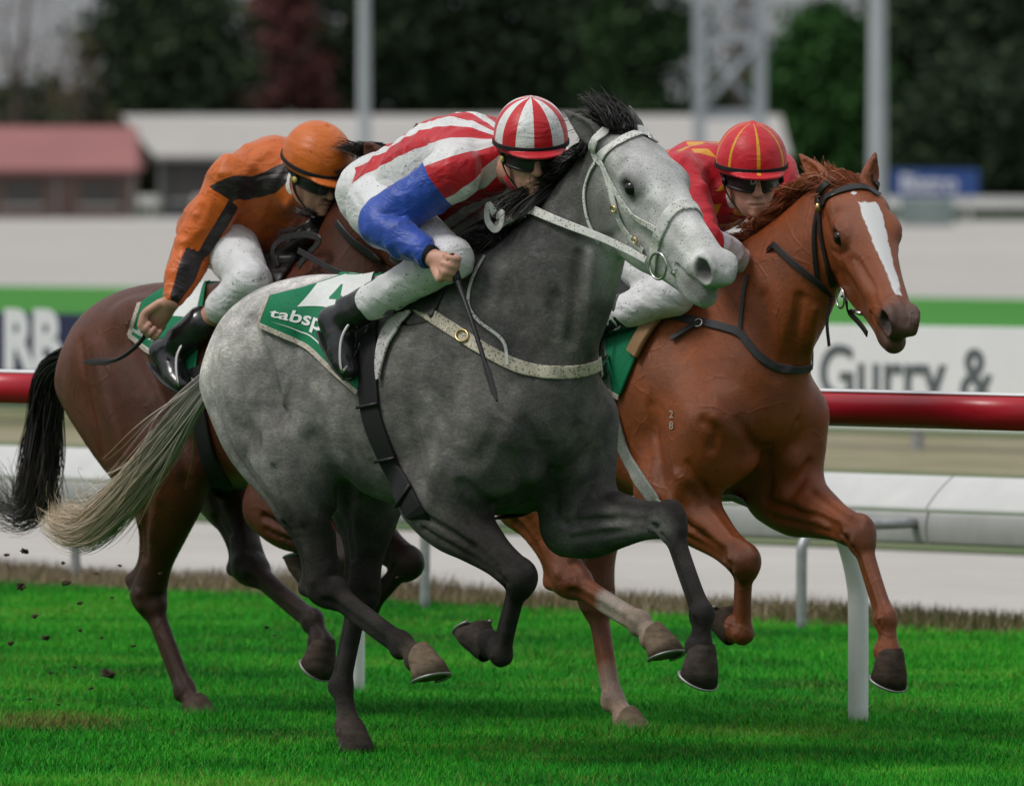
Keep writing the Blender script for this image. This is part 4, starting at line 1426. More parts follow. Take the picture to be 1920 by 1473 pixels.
GREY_STROKES = [
    ([(1028, 840), (1036, 900), (1040, 960)], .022, -.014), ([(985, 790), (1005, 830), (1028, 852), (1055, 835), (1082, 800)], .018, -.008),
    ([(1000, 885)], .05, .014), ([(1082, 880)], .05, .014), ([(955, 850), (985, 930), (1000, 970)], .025, -.008), ([(1118, 850), (1105, 900), (1075, 960)], .02, -.010),
    ([(870, 905), (905, 935), (930, 950)], .022, -.012), ([(800, 800), (815, 880), (808, 940)], .03, .010), ([(770, 780), (785, 860), (795, 930)], .02, -.008),
    ([(830, 860), (860, 890)], .05, .010), ([(900, 640), (870, 760), (860, 830)], .04, .006), ([(960, 720), (930, 800), (900, 860)], .03, -.006),
    ([(1040, 560), (1035, 640), (1060, 700)], .03, -.012), ([(1085, 480), (1075, 560), (1070, 640)], .022, -.010), ([(1110, 470), (1105, 560), (1108, 660)], .02, .008),
    ([(960, 520), (990, 620), (1010, 690)], .03, -.007), ([(1000, 470), (1020, 560)], .03, .006),
    ([(470, 600), (500, 680), (522, 745)], .022, -.012), ([(505, 640), (530, 720), (527, 775)], .012, .012), ([(545, 700), (530, 760)], .012, .008),
    ([(560, 640), (545, 690)], .035, -.012), ([(455, 790), (480, 830)], .045, -.012), ([(420, 660), (430, 740), (450, 790)], .03, .010), ([(515, 740), (530, 790), (565, 860), (605, 930), (635, 985)], .030, -.024), ([(585, 830), (625, 890), (670, 930)], .05, -.012),
    ([(400, 760), (440, 850), (520, 960)], .02, -.004), ([(470, 860), (530, 950), (570, 1020)], .022, .006),
    ([(600, 760), (620, 840)], .02, -.003), ([(640, 760), (665, 850)], .02, -.003), ([(680, 770), (705, 870)], .02, -.003),
    ([(880, 985), (930, 1040), (965, 1065)], .014, -.007), ([(1120, 930), (1180, 950), (1230, 965)], .012, -.006), ([(1130, 985), (1180, 990), (1225, 985)], .012, .006),
]
CHES = Frame(-25.485, 21.86)
BAY = Frame(-27.161, 21.62)


def chestnut_def():
    a = CHES.at
    h = dict(fx=.52, fz=1.2, dz=0.0)
    h['F'] = {-1: ((.37, -.18, 1.00), a(1258, 925, -.175), a(1396, 1053, -.135), a(1393, 1188, -.10), a(1374, 1180, -.10)),
              1: ((.38, .17, 1.00), a(1465, 925, .17), a(1612, 1000, .13), a(1662, 1158, .12), a(1666, 1226, .12))}
    h['B'] = {-1: ((-.82, -.14, 1.22), a(950, 850, -.20), a(1068, 1082, -.13), a(1200, 1164, -.10), a(1226, 1194, -.10)),
              1: ((-.80, .14, 1.20), a(1130, 850, .20), a(1117, 1115, .13), a(1150, 1308, .10), a(1176, 1350, .10))}
    h['toe'] = {('F', -1): a(1345, 1163, -.10), ('F', 1): a(1688, 1300, .12), ('B', -1): a(1280, 1222, -.10), ('B', 1): a(1240, 1392, .10)}
    h['neck'] = [(.05, 0, 1.22, .18, .31), (.27, 0, 1.31, .155, .285), (.46, 0, 1.42, .12, .23), (.62, -.005, 1.55, .095, .18), (.75, -.01, 1.67, .08, .135), (.81, -.01, 1.735, .065, .09)]
    h['head'] = (.8105, -.0042, 1.75, -.3019, .7294, .0593, 1.0127, 1.0585, 1.0041)
    b1, b2 = (.0, -.066, .04), (.0, .066, .04)
    h['ears'] = [(b1, ('abs', a(1500, 290, -.10)), (.75, -.6, .3)), (b2, ('abs', a(1641, 288, .065)), (.8, .5, .3))]
    return h


def bay_def():
    a = BAY.at
    h = dict(fx=9.0, fz=9.0, dz=-.05, coarse=.0088, cy=.0088)
    h['F'] = {-1: ((.36, -.18, 1.00), a(520, 950, -.175), a(655, 1045, -.135), a(600, 1100, -.10), a(585, 1080, -.10)),
              1: ((.37, .17, 1.00), a(640, 955, .17), a(766, 1056, .13), a(692, 1140, .10), a(668, 1120, .10))}
    h['B'] = {-1: ((-.84, -.14, 1.17), a(330, 880, -.20), a(278, 1112, -.13), a(347, 1290, -.10), a(368, 1326, -.10)),
              1: ((-.78, .14, 1.15), a(420, 860, .20), a(466, 1058, .13), a(587, 1160, .10), a(603, 1205, .10))}
    h['toe'] = {('F', -1): a(560, 1060, -.10), ('F', 1): a(640, 1100, .10), ('B', -1): a(420, 1362, -.10), ('B', 1): a(612, 1290, .10)}
    h['neck'] = [(.03, 0, 1.20, .17, .30), (.22, 0, 1.30, .145, .265), (.37, 0, 1.45, .11, .205), (.50, 0, 1.62, .09, .16), (.58, 0, 1.75, .078, .12), (.62, 0, 1.82, .065, .09)]
    p = a(725, 318, 0)
    h['head'] = (p[0], 0.0, p[2], .0, .72, .0, 1.02, 1.08, 1.0)
    h['ears'] = [((.01, -.066, .04), ('abs', a(686, 266, -.09)), (.3, -.9, .3)), ((.01, .066, .04), (-.10, .05, .08), (.6, .7, .3))]
    h['neck'][-1] = (p[0], 0, p[2] - .03, .065, .09)
    h['neck'][-2] = (p[0] - .06, 0, p[2] - .11, .078, .12)
    h['neck'][-3] = (p[0] - .16, 0, p[2] - .24, .09, .16)
    h['neck'][-4] = (.5 * (p[0] - .16) + .11, 0, .5 * (p[2] - .24) + .65, .11, .205)
    return h


CHES_STROKES = [
    ([(1434, 840), (1440, 890), (1437, 940)], .022, -.014), ([(1385, 790), (1410, 830), (1434, 852), (1470, 830), (1495, 790)], .018, -.008),
    ([(1405, 870)], .05, .014), ([(1485, 865)], .05, .016), ([(1515, 870), (1500, 900), (1480, 930)], .02, -.012),
    ([(1320, 790), (1340, 810), (1335, 840)], .02, -.008), ([(1290, 870), (1330, 930), (1380, 1000)], .014, -.008), ([(1270, 890), (1300, 960), (1350, 1020)], .018, .008),
    ([(1220, 760), (1235, 850), (1240, 900)], .025, -.008), ([(1500, 560), (1490, 620), (1475, 680)], .022, -.012), ([(1530, 580), (1520, 640), (1515, 690)], .018, .008),
    ([(1430, 560), (1440, 640), (1460, 700)], .03, -.008), ([(1520, 920), (1560, 950), (1600, 980)], .012, -.007), ([(1500, 950), (1550, 985)], .014, .007),
    ([(1300, 680), (1330, 740), (1340, 780)], .035, .006), ([(1260, 940), (1280, 900)], .03, .008),
    ([(1610, 490), (1640, 540)], .016, -.004), ([(1560, 470), (1575, 478), (1590, 470)], .010, -.004),
]
BAY_STROKES = [
    ([(250, 620), (300, 740), (330, 800)], .03, -.012), ([(180, 650), (200, 760), (230, 850)], .03, .008), ([(150, 640), (165, 740), (190, 850)], .02, -.008),
    ([(330, 800), (345, 870), (350, 900)], .02, -.012),
]


def mould(fr, h, strokes):
    g = horse_clay(h); paint(fr, g, strokes)
    return g, g.mesh(1)


gh, ch_, bh_ = grey_def(), chestnut_def(), bay_def()
(gc, gmesh), (cc, cmesh), (bc, bmesh_) = [f.result() for f in [POOL.submit(mould, *a) for a in ((GREY, gh, GREY_STROKES), (CHES, ch_, CHES_STROKES), (BAY, bh_, BAY_STROKES))]]
# ------------------------------------------------------------ coats, manes, tails, hooves
M_eye = NT('eye'); M_eye.set((.006, .004, .003), .14, 0, .4, .3); M_eye = M_eye.m
M_shoe = plain('shoe_metal', (.34, .34, .33), .5, .8, .2, 40)


def hoof_mat(name, a, b):
    t = NT(name)
    z = t.noise(24, 5, .65, t.coord('Object', (1, 1, 2.2)))
    t.set(t.ramp(z, [(.25, a), (.5, tuple((x + y) / 2 for x, y in zip(a, b))), (.75, b)]), .8, 0, .15)
    t.bump(t.noise(50, 4, .6, t.coord('Object', (.6, .6, 4))), .12, .003)
    return t.m


def finish_horse(fr, h, g, VQ, name, label, cols, mat, hoofs):
    V, Q = VQ
    e = fr.empty(name, label, 'horse', 'horses racing over the turf')
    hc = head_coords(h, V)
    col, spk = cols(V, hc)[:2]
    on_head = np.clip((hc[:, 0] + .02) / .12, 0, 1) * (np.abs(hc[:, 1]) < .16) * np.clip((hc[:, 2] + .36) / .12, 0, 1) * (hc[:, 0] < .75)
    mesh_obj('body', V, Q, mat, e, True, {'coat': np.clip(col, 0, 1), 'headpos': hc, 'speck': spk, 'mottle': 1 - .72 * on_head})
    for (k, s), t in h['toe'].items():
        hoof(e, hoofs[(k, s)], M_shoe, h[k][s][4], t, h[k][s][4][1])
    eyes(h, e, M_eye, None)
    return e


def limb_mask(h, V, keys):
    m = np.zeros(len(V))
    for (k, s), (j0, j1, t0, t1) in keys.items():
        J = h[k][s]; d, t = seg_dist(V, J[j0], J[j1])
        m = np.maximum(m, np.clip((.13 - d) / .05, 0, 1) * np.clip((t - t0) / (t1 - t0 + 1e-6), 0, 1))
    return m


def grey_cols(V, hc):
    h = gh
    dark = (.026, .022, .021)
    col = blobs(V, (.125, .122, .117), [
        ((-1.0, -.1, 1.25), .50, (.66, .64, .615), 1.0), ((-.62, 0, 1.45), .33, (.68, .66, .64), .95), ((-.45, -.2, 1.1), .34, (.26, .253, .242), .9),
        ((-.66, -.25, 1.12), .17, (.15, .145, .14), .6), ((-.78, -.2, 1.0), .15, (.045, .045, .045), .9), ((-.62, -.25, 1.22), .12, (.12, .118, .115), .7), ((-.86, -.25, 1.12), .10, (.22, .215, .21), .6), ((-.95, -.15, .98), .13, (.30, .29, .28), .7), ((-.55, -.25, 1.28), .12, (.24, .24, .24), .6),  # dark thigh patch: part coat colour, part shading put into the colour
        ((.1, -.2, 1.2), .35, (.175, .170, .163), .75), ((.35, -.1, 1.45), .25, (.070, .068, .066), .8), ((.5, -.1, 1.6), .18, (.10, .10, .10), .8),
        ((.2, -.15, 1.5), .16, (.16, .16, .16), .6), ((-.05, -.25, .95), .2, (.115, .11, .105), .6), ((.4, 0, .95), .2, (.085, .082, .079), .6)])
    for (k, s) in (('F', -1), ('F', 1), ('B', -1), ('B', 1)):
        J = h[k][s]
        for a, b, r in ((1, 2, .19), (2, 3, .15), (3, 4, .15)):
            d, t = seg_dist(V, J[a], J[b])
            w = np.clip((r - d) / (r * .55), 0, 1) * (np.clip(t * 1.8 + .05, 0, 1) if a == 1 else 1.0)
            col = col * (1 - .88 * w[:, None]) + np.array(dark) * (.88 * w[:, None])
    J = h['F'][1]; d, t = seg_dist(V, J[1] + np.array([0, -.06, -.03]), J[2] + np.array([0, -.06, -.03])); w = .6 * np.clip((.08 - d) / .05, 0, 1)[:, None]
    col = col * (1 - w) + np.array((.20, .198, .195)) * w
    for s in (-1, 1):
        J = h['B'][s]; w = np.exp(-((V - J[4]) ** 2).sum(1) / .06 ** 2)[:, None] * .6
        col = col * (1 - w) + np.array((.16, .12, .09)) * w
    hx = hc[:, 0]; on = np.clip((hx - .0 + .55 * np.minimum(0, hc[:, 2] + .06)) / .16, 0, 1) * (np.abs(hc[:, 1]) < .16) * np.clip((hc[:, 2] + .36) / .12, 0, 1) * (hx < .75)
    # the pale face: brightest on forehead and nose, greyer on the cheeks, dark round eye and lips
    face = np.array((.72, .72, .715)) * np.ones((len(V), 1))
    ck = np.exp(-(((hx - .13) / .12) ** 2 + ((hc[:, 2] + .11) / .085) ** 2))[:, None] * .85
    face = face * (1 - ck) + np.array((.20, .195, .19)) * ck
    for yy in (-.10, .10):
        w = np.exp(-(((hx - .213) / .052) ** 2 + ((hc[:, 1] - yy) / .05) ** 2 + ((hc[:, 2] - .026) / .040) ** 2) ** 1.5)[:, None] * .93
        face = face * (1 - w) + np.array((.04, .038, .038)) * w
        w = np.exp(-(((hx - .568) / .040) ** 2 + ((hc[:, 1] - yy * .5) / .04) ** 2 + ((hc[:, 2] + .006) / .030) ** 2) ** 2)[:, None] * .97
        face = face * (1 - w) + np.array((.03, .024, .026)) * w
    w = (np.exp(-((hc[:, 2] + .075) / .032) ** 2) * np.clip((hx - .47) / .06, 0, 1))[:, None] * .8
    face = face * (1 - w) + np.array((.17, .17, .15)) * w
    on = on[:, None]
    col = col * (1 - on) + face * on
    return col, np.clip(on[:, 0] * 1.0 + .25, 0, 1)


HF_dark = hoof_mat('hoof_dark', (.022, .018, .016), (.085, .066, .055))
HF_tan = hoof_mat('hoof_tan', (.075, .058, .045), (.26, .19, .13))
HFS = {('F', -1): HF_dark, ('F', 1): HF_dark, ('B', -1): HF_tan, ('B', 1): HF_dark}
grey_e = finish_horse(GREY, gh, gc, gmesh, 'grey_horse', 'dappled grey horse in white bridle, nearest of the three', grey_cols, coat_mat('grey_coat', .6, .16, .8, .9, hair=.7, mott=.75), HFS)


def chest_cols(V, hc):
    h = ch_
    col = blobs(V, (.255, .062, .0145), [((.1, -.2, 1.2), .35, (.31, .080, .020), .6), ((.35, 0, 1.0), .25, (.215, .047, .0105), .6), ((.4, 0, 1.4), .3, (.24, .057, .0125), .6), ((-.2, 0, .85), .3, (.15, .032, .008), .6)])
    for (k, s) in (('F', -1), ('F', 1), ('B', -1), ('B', 1)):
        J = h[k][s]
        w = np.exp(-((V - J[2]) ** 2).sum(1) / .10 ** 2)[:, None] * .5
        col = col * (1 - w) + np.array((.085, .026, .013)) * w
        d, t = seg_dist(V, J[2], J[3]); w = (np.clip((.10 - d) / .05, 0, 1) * .35)[:, None]
        col = col * (1 - w) + np.array((.11, .036, .016)) * w
    # white stockings behind
    w = limb_mask(h, V, {('B', -1): (2, 3, .42, .52)})[:, None] * .9
    d, t = seg_dist(V, h['B'][-1][3], h['B'][-1][4]); w2 = (np.clip((.085 - d) / .03, 0, 1))[:, None] * .55
    col = col * (1 - w) + np.array((.43, .37, .32)) * w
    col = col * (1 - w2) + np.array((.25, .17, .12)) * w2
    w = limb_mask(h, V, {('B', 1): (2, 3, .62, .80)})[:, None] * .7
    d, t = seg_dist(V, h['B'][1][3], h['B'][1][4]); w = np.maximum(w, (np.clip((.09 - d) / .03, 0, 1))[:, None] * .75)
    col = col * (1 - w) + np.array((.36, .27, .22)) * w
    hx = hc[:, 0]; near = (np.abs(hc[:, 1]) < .16) & (hx > -.05) & (hx < .75) & (hc[:, 2] > -.25)
    m = near * np.clip((hx - .49) / .06, 0, 1)[None, :][0]
    col = col * (1 - .8 * m[:, None]) + np.array((.075, .050, .042)) * (.8 * m[:, None])
    for yy in (-.10, .10):
        w = (near * np.exp(-(((hx - .213) / .04) ** 2 + ((hc[:, 1] - yy) / .03) ** 2 + ((hc[:, 2] - .026) / .03) ** 2)))[:, None] * .85
        col = col * (1 - w) + np.array((.03, .014, .010)) * w
        w = (near * np.exp(-(((hx - .568) / .040) ** 2 + ((hc[:, 1] - yy * .5) / .04) ** 2 + ((hc[:, 2] + .006) / .030) ** 2) ** 2))[:, None] * .97
        col = col * (1 - w) + np.array((.012, .008, .008)) * w
    return col, np.full(len(V), .25)


HF_brown = hoof_mat('hoof_brown', (.025, .019, .016), (.11, .078, .06))
ches_e = finish_horse(CHES, ch_, cc, cmesh, 'chestnut_horse', 'red chestnut horse with white blaze, running on the right', chest_cols, coat_mat('chestnut_coat', .30, .48, 0, .3, True, .4, mott=.35),
                      {('F', -1): HF_brown, ('F', 1): HF_brown, ('B', -1): HF_tan, ('B', 1): HF_tan})


def bay_cols(V, hc):
    h = bh_
    col = blobs(V, (.088, .022, .0075), [((-1.0, -.2, 1.15), .35, (.12, .030, .009), .7), ((-.5, -.25, 1.1), .3, (.07, .017, .0065), .6), ((-.3, 0, .85), .3, (.05, .017, .009), .6), ((.5, 0, 1.5), .3, (.055, .02, .011), .7)])
    for (k, s) in (('F', -1), ('F', 1), ('B', -1), ('B', 1)):
        J = h[k][s]
        for a, b, r in ((1, 2, .15), (2, 3, .14), (3, 4, .14)):
            d, t = seg_dist(V, J[a], J[b])
            w = np.clip((r - d) / (r * .5), 0, 1) * (np.clip(t * 1.6 - .35, 0, 1) if a == 1 else 1.0)
            w = (.8 * w)[:, None]
            c = np.array((.020, .011, .009)) if not (k == 'B' and s == -1) else np.array((.042, .018, .012))
            col = col * (1 - w) + c * w
    return col, np.full(len(V), .4)


bay_e = finish_horse(BAY, bh_, bc, bmesh_, 'bay_horse', 'dark bay horse with black tail, trailing at the left', bay_cols, coat_mat('bay_coat', .32, .30, 0, .5, False, .4, mott=.35),
                     {(k, s): HF_brown for k in 'FB' for s in (-1, 1)})

# manes, forelocks and tails
HM_black = hair_mat('hair_black', (.010, .009, .009), (.014, .012, .012), (.03, .026, .024))
HM_greytail = hair_mat('hair_grey_tail', (.38, .36, .35), (.45, .40, .34), (.58, .45, .31))
HM_red = hair_mat('hair_red', (.20, .052, .016), (.26, .070, .022), (.34, .105, .04))
HM_tailb = hair_mat('hair_black_tail', (.012, .009, .008), (.012, .010, .009), (.05, .04, .035))


def flow(back, near, up0, up1):
    def f(t0, t):
        return np.stack([np.full(len(t0), -back), np.full(len(t0), -near), np.full(len(t0), up0 + (up1 - up0) * t)], 1)
    return f


def crest_of(h, off=.0):
    N = h['neck']
    P = []
    for i in (1, 2, 3, 4):
        a = np.array(N[i - 1][:3]); b = np.array(N[i + 1][:3]); t = nrm(b - a); up = nrm([-t[2], 0, t[0]])
        P.append(np.array(N[i][:3]) + up * (N[i][4] + .01))
    P.append(h['H'](-.02, 0, .075))
    return P


mane('mane', HM_black, grey_e, gc, crest_of(gh), 3600, lambda t: .13 + .05 * np.sin(t * 3.1) - .05 * t, flow(.6, .7, .05, -.9), 1, 14, .0013, .028, .025, .3, .8)
mane('forelock', HM_black, grey_e, gc, [gh['H'](-.05, 0, .07), gh['H'](.0, 0, .08), gh['H'](.045, 0, .085)], 900, .15, flow(1.0, .1, .9, -.1), 2, 12, .0015, .035, .03, .8)
a_ = GREY.at
tail('tail', HM_greytail, grey_e, [(-1.10, 0, 1.31), a_(372, 742, 0), a_(330, 800, 0), a_(280, 868, 0), a_(225, 940, 0), a_(175, 985, 0), a_(128, 985, 0), a_(104, 950, 0)],
     [.015, .024, .034, .043, .05, .05, .045, .036], 3800, 22, 3, .03, .0011, .45, .03)
tail('tail_wisp', HM_greytail, grey_e, [(-1.12, 0, 1.28), a_(350, 770, 0), a_(300, 840, 0), a_(240, 920, 0), a_(185, 965, 0), a_(140, 950, 0), a_(120, 910, 0)],
     [.015, .035, .05, .06, .06, .06, .05], 160, 20, 31, .10, .0011, .35, .07)
mane('mane', HM_red, ches_e, cc, crest_of(ch_), 2600, lambda t: .08 + .05 * t, flow(1.0, .45, -.05, -.35), 4, 14, .0012, .022, .018, .1, .55)
mane('forelock', HM_red, ches_e, cc, [ch_['H'](-.06, 0, .07), ch_['H'](.0, 0, .08), ch_['H'](.05, 0, .09)], 900, .13, flow(1.0, .25, .05, -.15), 5, 12, .0012, .045, .02, .25, .6)
tail('tail', HM_red, ches_e, [(-1.10, 0, 1.31), (-1.22, 0, 1.25), (-1.32, 0, 1.05), (-1.38, .02, .85), (-1.45, .03, .70)], [.03, .05, .06, .06, .03], 700, 14, 6, .04)
mane('mane', HM_black, bay_e, bc, crest_of(bh_), 3200, lambda t: .13 - .02 * t, flow(1.0, .6, -.15, -.65), 7, 14, .0013, .025, .025, .15, .7)
mane('forelock', HM_black, bay_e, bc, [bh_['H'](-.06, 0, .07), bh_['H'](.0, 0, .08), bh_['H'](.05, 0, .09)], 400, .09, flow(1.0, .2, -.1, -.3), 8, 12, .0013, .04, .02, .2, .6)
a_ = BAY.at
tail('tail', HM_tailb, bay_e, [(-1.10, 0, 1.25), a_(105, 690, 0), a_(86, 760, 0), a_(78, 850, 0), a_(72, 930, 0), a_(62, 972, 0)], [.03, .045, .055, .06, .055, .03], 1900, 18, 9, .03, .0017, .6, .03)
tail('tail_wisp', HM_tailb, bay_e, [a_(80, 840, 0), a_(74, 925, 0), a_(50, 968, 0), a_(18, 945, 0), a_(-15, 880, 0)], [.02, .035, .045, .06, .06], 260, 16, 10, .07, .0014, .6, .03)
# ------------------------------------------------------------ tack
def leather(name, c, rough=.5, mud=0.0, mudc=(.12, .09, .06)):
    t = NT(name)
    base = t.ramp(t.noise(40, 4, .6), [(.3, tuple(x * .8 for x in c)), (.7, tuple(min(1, x * 1.15) for x in c))])
    if mud:
        g = t.math('MULTIPLY', t.math('LESS_THAN', t.voro(110), t.math('MULTIPLY', t.noise(60, 3), .42 + .16 * mud)), t.math('GREATER_THAN', t.noise(12, 4, .7), .52 - mud * .10))
        base = t.mix(t.math('MULTIPLY', g, .85), base, mudc)
    t.set(base, rough, 0, .4)
    t.bump(t.noise(180, 3, .6), .15, .003)
    return t.m


L_white = leather('white_leather', (.70, .70, .66), .5, .8)
L_muddy = leather('muddy_white_leather', (.52, .48, .38), .6, 1.6, (.17, .13, .08))
L_black = leather('black_leather', (.016, .015, .015), .38)
L_webb = leather('black_webbing', (.010, .010, .011), .75)
L_greyweb = leather('grey_webbing', (.24, .26, .23), .7, .6)
L_trim = leather('dirty_trim', (.50, .45, .38), .7, 1.2, (.25, .17, .12))
M_steel = plain('steel', (.62, .61, .58), .22, 1.0, .08, 30)
M_brass = plain('brass', (.66, .49, .22), .3, 1.0, .08, 30)


def head_mirror(h, P):
    hc = head_coords(h, P); S = np.array([h['head'][6], h['head'][6] * h['head'][8], h['head'][6] * h['head'][7]])
    return np.array(h['head'][:3]) + (hc * np.array([1, -1, 1]) * S) @ h['R']


def strap(name, mat, parent, clay, P, w, th=.004, off=.002):
    N = clay.grad(P)
    V, Fc = strap_mesh(P + N * off, N, w, th)
    return mesh_obj(name, V, Fc, mat, parent, False)


def head_strap(name, mat, parent, fr, h, clay, pix, w, both=True, n=36, off=.002, th=.004):
    P, N = drape(fr, clay, pix, n, off)
    o = strap(name, mat, parent, clay, P, w, th, off)
    if both:
        P2 = clay.snap(head_mirror(h, P), off, 10); P2 = smooth_path(P2, 2)
        strap(name, mat, parent, clay, P2, w, th, off)
    return o, P


def ring(name, mat, parent, c, ax, R0, r, sq=1.0):
    V, Fc = ring_mesh(c, ax, R0, r, sq=sq)
    return mesh_obj(name, V, Fc, mat, parent)


def grey_bridle():
    fr, h, g = GREY, gh, gc
    e = fr.empty('bridle', 'white leather bridle with snaffle ring on the grey horse', 'bridle')
    hs_ = lambda *a, **k: head_strap(*a, **k)
    hs_('browband', L_white, e, fr, h, g, [(1121, 300), (1140, 282), (1173, 260), (1206, 250), (1232, 256)], .030, False)
    hs_('cheekpiece', L_white, e, fr, h, g, [(1122, 298), (1134, 315), (1149, 364), (1161, 408), (1181, 441), (1208, 470)], .022)
    hs_('throatlash', L_white, e, fr, h, g, [(1120, 302), (1107, 325), (1097, 364), (1104, 412), (1124, 455)], .010)
    hs_('nose_strap', L_white, e, fr, h, g, [(1134, 315), (1150, 348), (1165, 374), (1190, 404), (1236, 434)], .018)
    o, P = head_strap('noseband', L_white, e, fr, h, g, [(1223, 508), (1227, 478), (1236, 440), (1256, 400), (1279, 384), (1296, 386)], .034)
    hs_('headpiece', L_white, e, fr, h, g, [(1121, 299), (1112, 280), (1118, 262), (1140, 240)], .026)
    c = fr.hit(g, [(1238, 497)], .012)[0]
    c = c + g.grad(c)[0] * .008
    nh = h['R'][1] * -1
    rb = ring('bit_ring', M_steel, e, c, nh, .040, .0042)
    c2 = head_mirror(h, c[None])[0]
    ring('bit_ring', M_steel, e, c2, nh, .040, .0042)
    bm_ = MB().tube([fr.hit(g, [(1256, 510)], .012)[0] - nh * .01, fr.hit(g, [(1264, 520)], .002)[0] + nh * -.02], .008, 10)
    bm_.build('bit_cheek', M_steel, e)
    for q in ((1152, 392), (1192, 450)):
        p = fr.hit(g, [q], .007)[0]
        ring('buckle', M_brass, e, p + g.grad(p)[0] * .004, g.grad(p)[0], .013, .0028, .7)
    # rein: from the ring back along the neck to the hands
    pix = [(1212, 488), (1180, 470), (1130, 446), (1063, 421), (1020, 403), (992, 390)]
    P = fr.hit(g, catmull(pix, 30), .02); P = smooth_path(P[np.isfinite(P).all(1)], 6)
    P = np.vstack([P, P[-1] + (fr.at(930, 425, -.10) - P[-1]) * np.linspace(.15, 1, 8)[:, None]])
    P = smooth_path(P, 3)
    N = np.tile(nrm([-.15, -.95, .25]), (len(P), 1))
    V, Fc = strap_mesh(P, N, np.linspace(.020, .031, len(P)), .005)
    mesh_obj('rein', V, Fc, L_white, e, False)
    lp = fr.at(928, 418, -.12)
    loop = [lp + np.array([x, y, z]) for x, y, z in ((0, 0, .03), (-.03, 0, .055), (-.035, 0, .01), (0, 0, -.02), (.03, 0, -.005), (.035, 0, .03), (.0, .01, .02))]
    V, Fc = strap_mesh(catmull(loop, 30), np.tile(nrm([.1, -.9, .2]), (30, 1)), .022, .004)
    mesh_obj('rein', V, Fc, L_white, e, False)
    V, Fc = strap_mesh(mirror(P), N * np.array([1, -1, 1]), np.linspace(.020, .031, len(P)), .005)
    mesh_obj('rein', V, Fc, L_white, e, False)


grey_bridle()


def body_strap(name, mat, parent, fr, g, pix, w, far=True, n=60, off=.002, th=.005, extra=None):
    P, N = drape(fr, g, pix, n, off)
    if extra is not None: P = np.vstack([P, extra])
    o = strap(name, mat, parent, g, P, w, th, off)
    if far:
        P2 = smooth_path(g.snap(mirror(P), off, 10), 2)
        strap(name, mat, parent, g, P2, w, th, off)
    return o, P


bp = GREY.empty('breastplate', 'mud-splashed white breastplate across the chest of the grey horse', 'breastplate')
o, P = body_strap('chest_strap', L_muddy, bp, GREY, gc, [(765, 561), (810, 592), (859, 624), (905, 654), (949, 677), (990, 692), (1030, 698), (1070, 697), (1105, 690), (1128, 680)], .040, False, 70)
P2 = smooth_path(gc.snap(mirror(P[:45]), .002, 10), 2)
strap('chest_strap', L_muddy, bp, gc, P2, .040, .005)
body_strap('neck_strap', L_white, bp, GREY, gc, [(912, 482), (890, 522), (880, 560), (884, 585), (908, 612), (936, 630), (950, 650), (953, 685)], .010, True, 50, .004, .004)
pb_ = GREY.hit(gc, [(868, 630)], .008)[0]
nb_ = gc.grad(pb_)[0]
ring('buckle', M_brass, bp, pb_ + nb_ * .006, nb_, .024, .0035, .75)


def girth(fr, g, label, pix, w, mat, name='girth', far=True):
    e = fr.empty(name, label, 'girth')
    P, N = drape(fr, g, pix, 60, .004)
    Pm = g.snap(mirror(P), .004, 10)
    full = np.vstack([P, catmull([P[-1], g.snap([(P[-1] + Pm[-1]) / 2 * np.array([1, 0, 1]) + np.array([0, 0, -.04])], .004, 14)[0], Pm[-1]], 14)[1:-1], Pm[::-1]])
    full = smooth_path(g.snap(full, .004, 4), 3)
    strap('webbing', mat, e, g, full, w, .007, .002)
    return e, P


ge, gP = girth(GREY, gc, 'black webbing girth behind the grey horse elbow', [(694, 570), (691, 631), (692, 704), (699, 778), (724, 847), (752, 908), (782, 962)], .088, L_webb)
for k in (26, 40, 52):
    N = gc.grad(gP[k:k + 3]); T = nrm(gP[k + 2] - gP[k]); Sd = np.cross(N[1], T)
    MB().tube([gP[k + 1] + N[1] * .013 + Sd * q for q in (-.05, 0, .05)], .006, 6).build('keeper', L_black, ge)


def cloth_patch(fr, g, top, bottom, nu=44, nv=26, off=.006):
    """a saddle cloth lying on the body between two lines read off the photograph; returns a grid of points"""
    T_ = catmull(top, nu); B_ = catmull(bottom, nu)
    pix = np.array([T_ * (1 - v_) + B_ * v_ for v_ in np.linspace(0, 1, nv)]).reshape(-1, 2)
    P = fr.hit(g, pix, off).reshape(nv, nu, 3)
    for _ in range(3):
        bad = ~np.isfinite(P).all(2)
        if not bad.any(): break
        for i, j in np.argwhere(bad):
            nb = [P[a, b] for a, b in ((i - 1, j), (i + 1, j), (i, j - 1), (i, j + 1)) if 0 <= a < nv and 0 <= b < nu and np.isfinite(P[a, b]).all()]
            if nb: P[i, j] = np.mean(nb, 0)
    for _ in range(4):
        Q = P.copy()
        Q[1:-1, 1:-1] = P[1:-1, 1:-1] * .4 + .15 * (P[2:, 1:-1] + P[:-2, 1:-1] + P[1:-1, 2:] + P[1:-1, :-2])
        P = Q
    return P


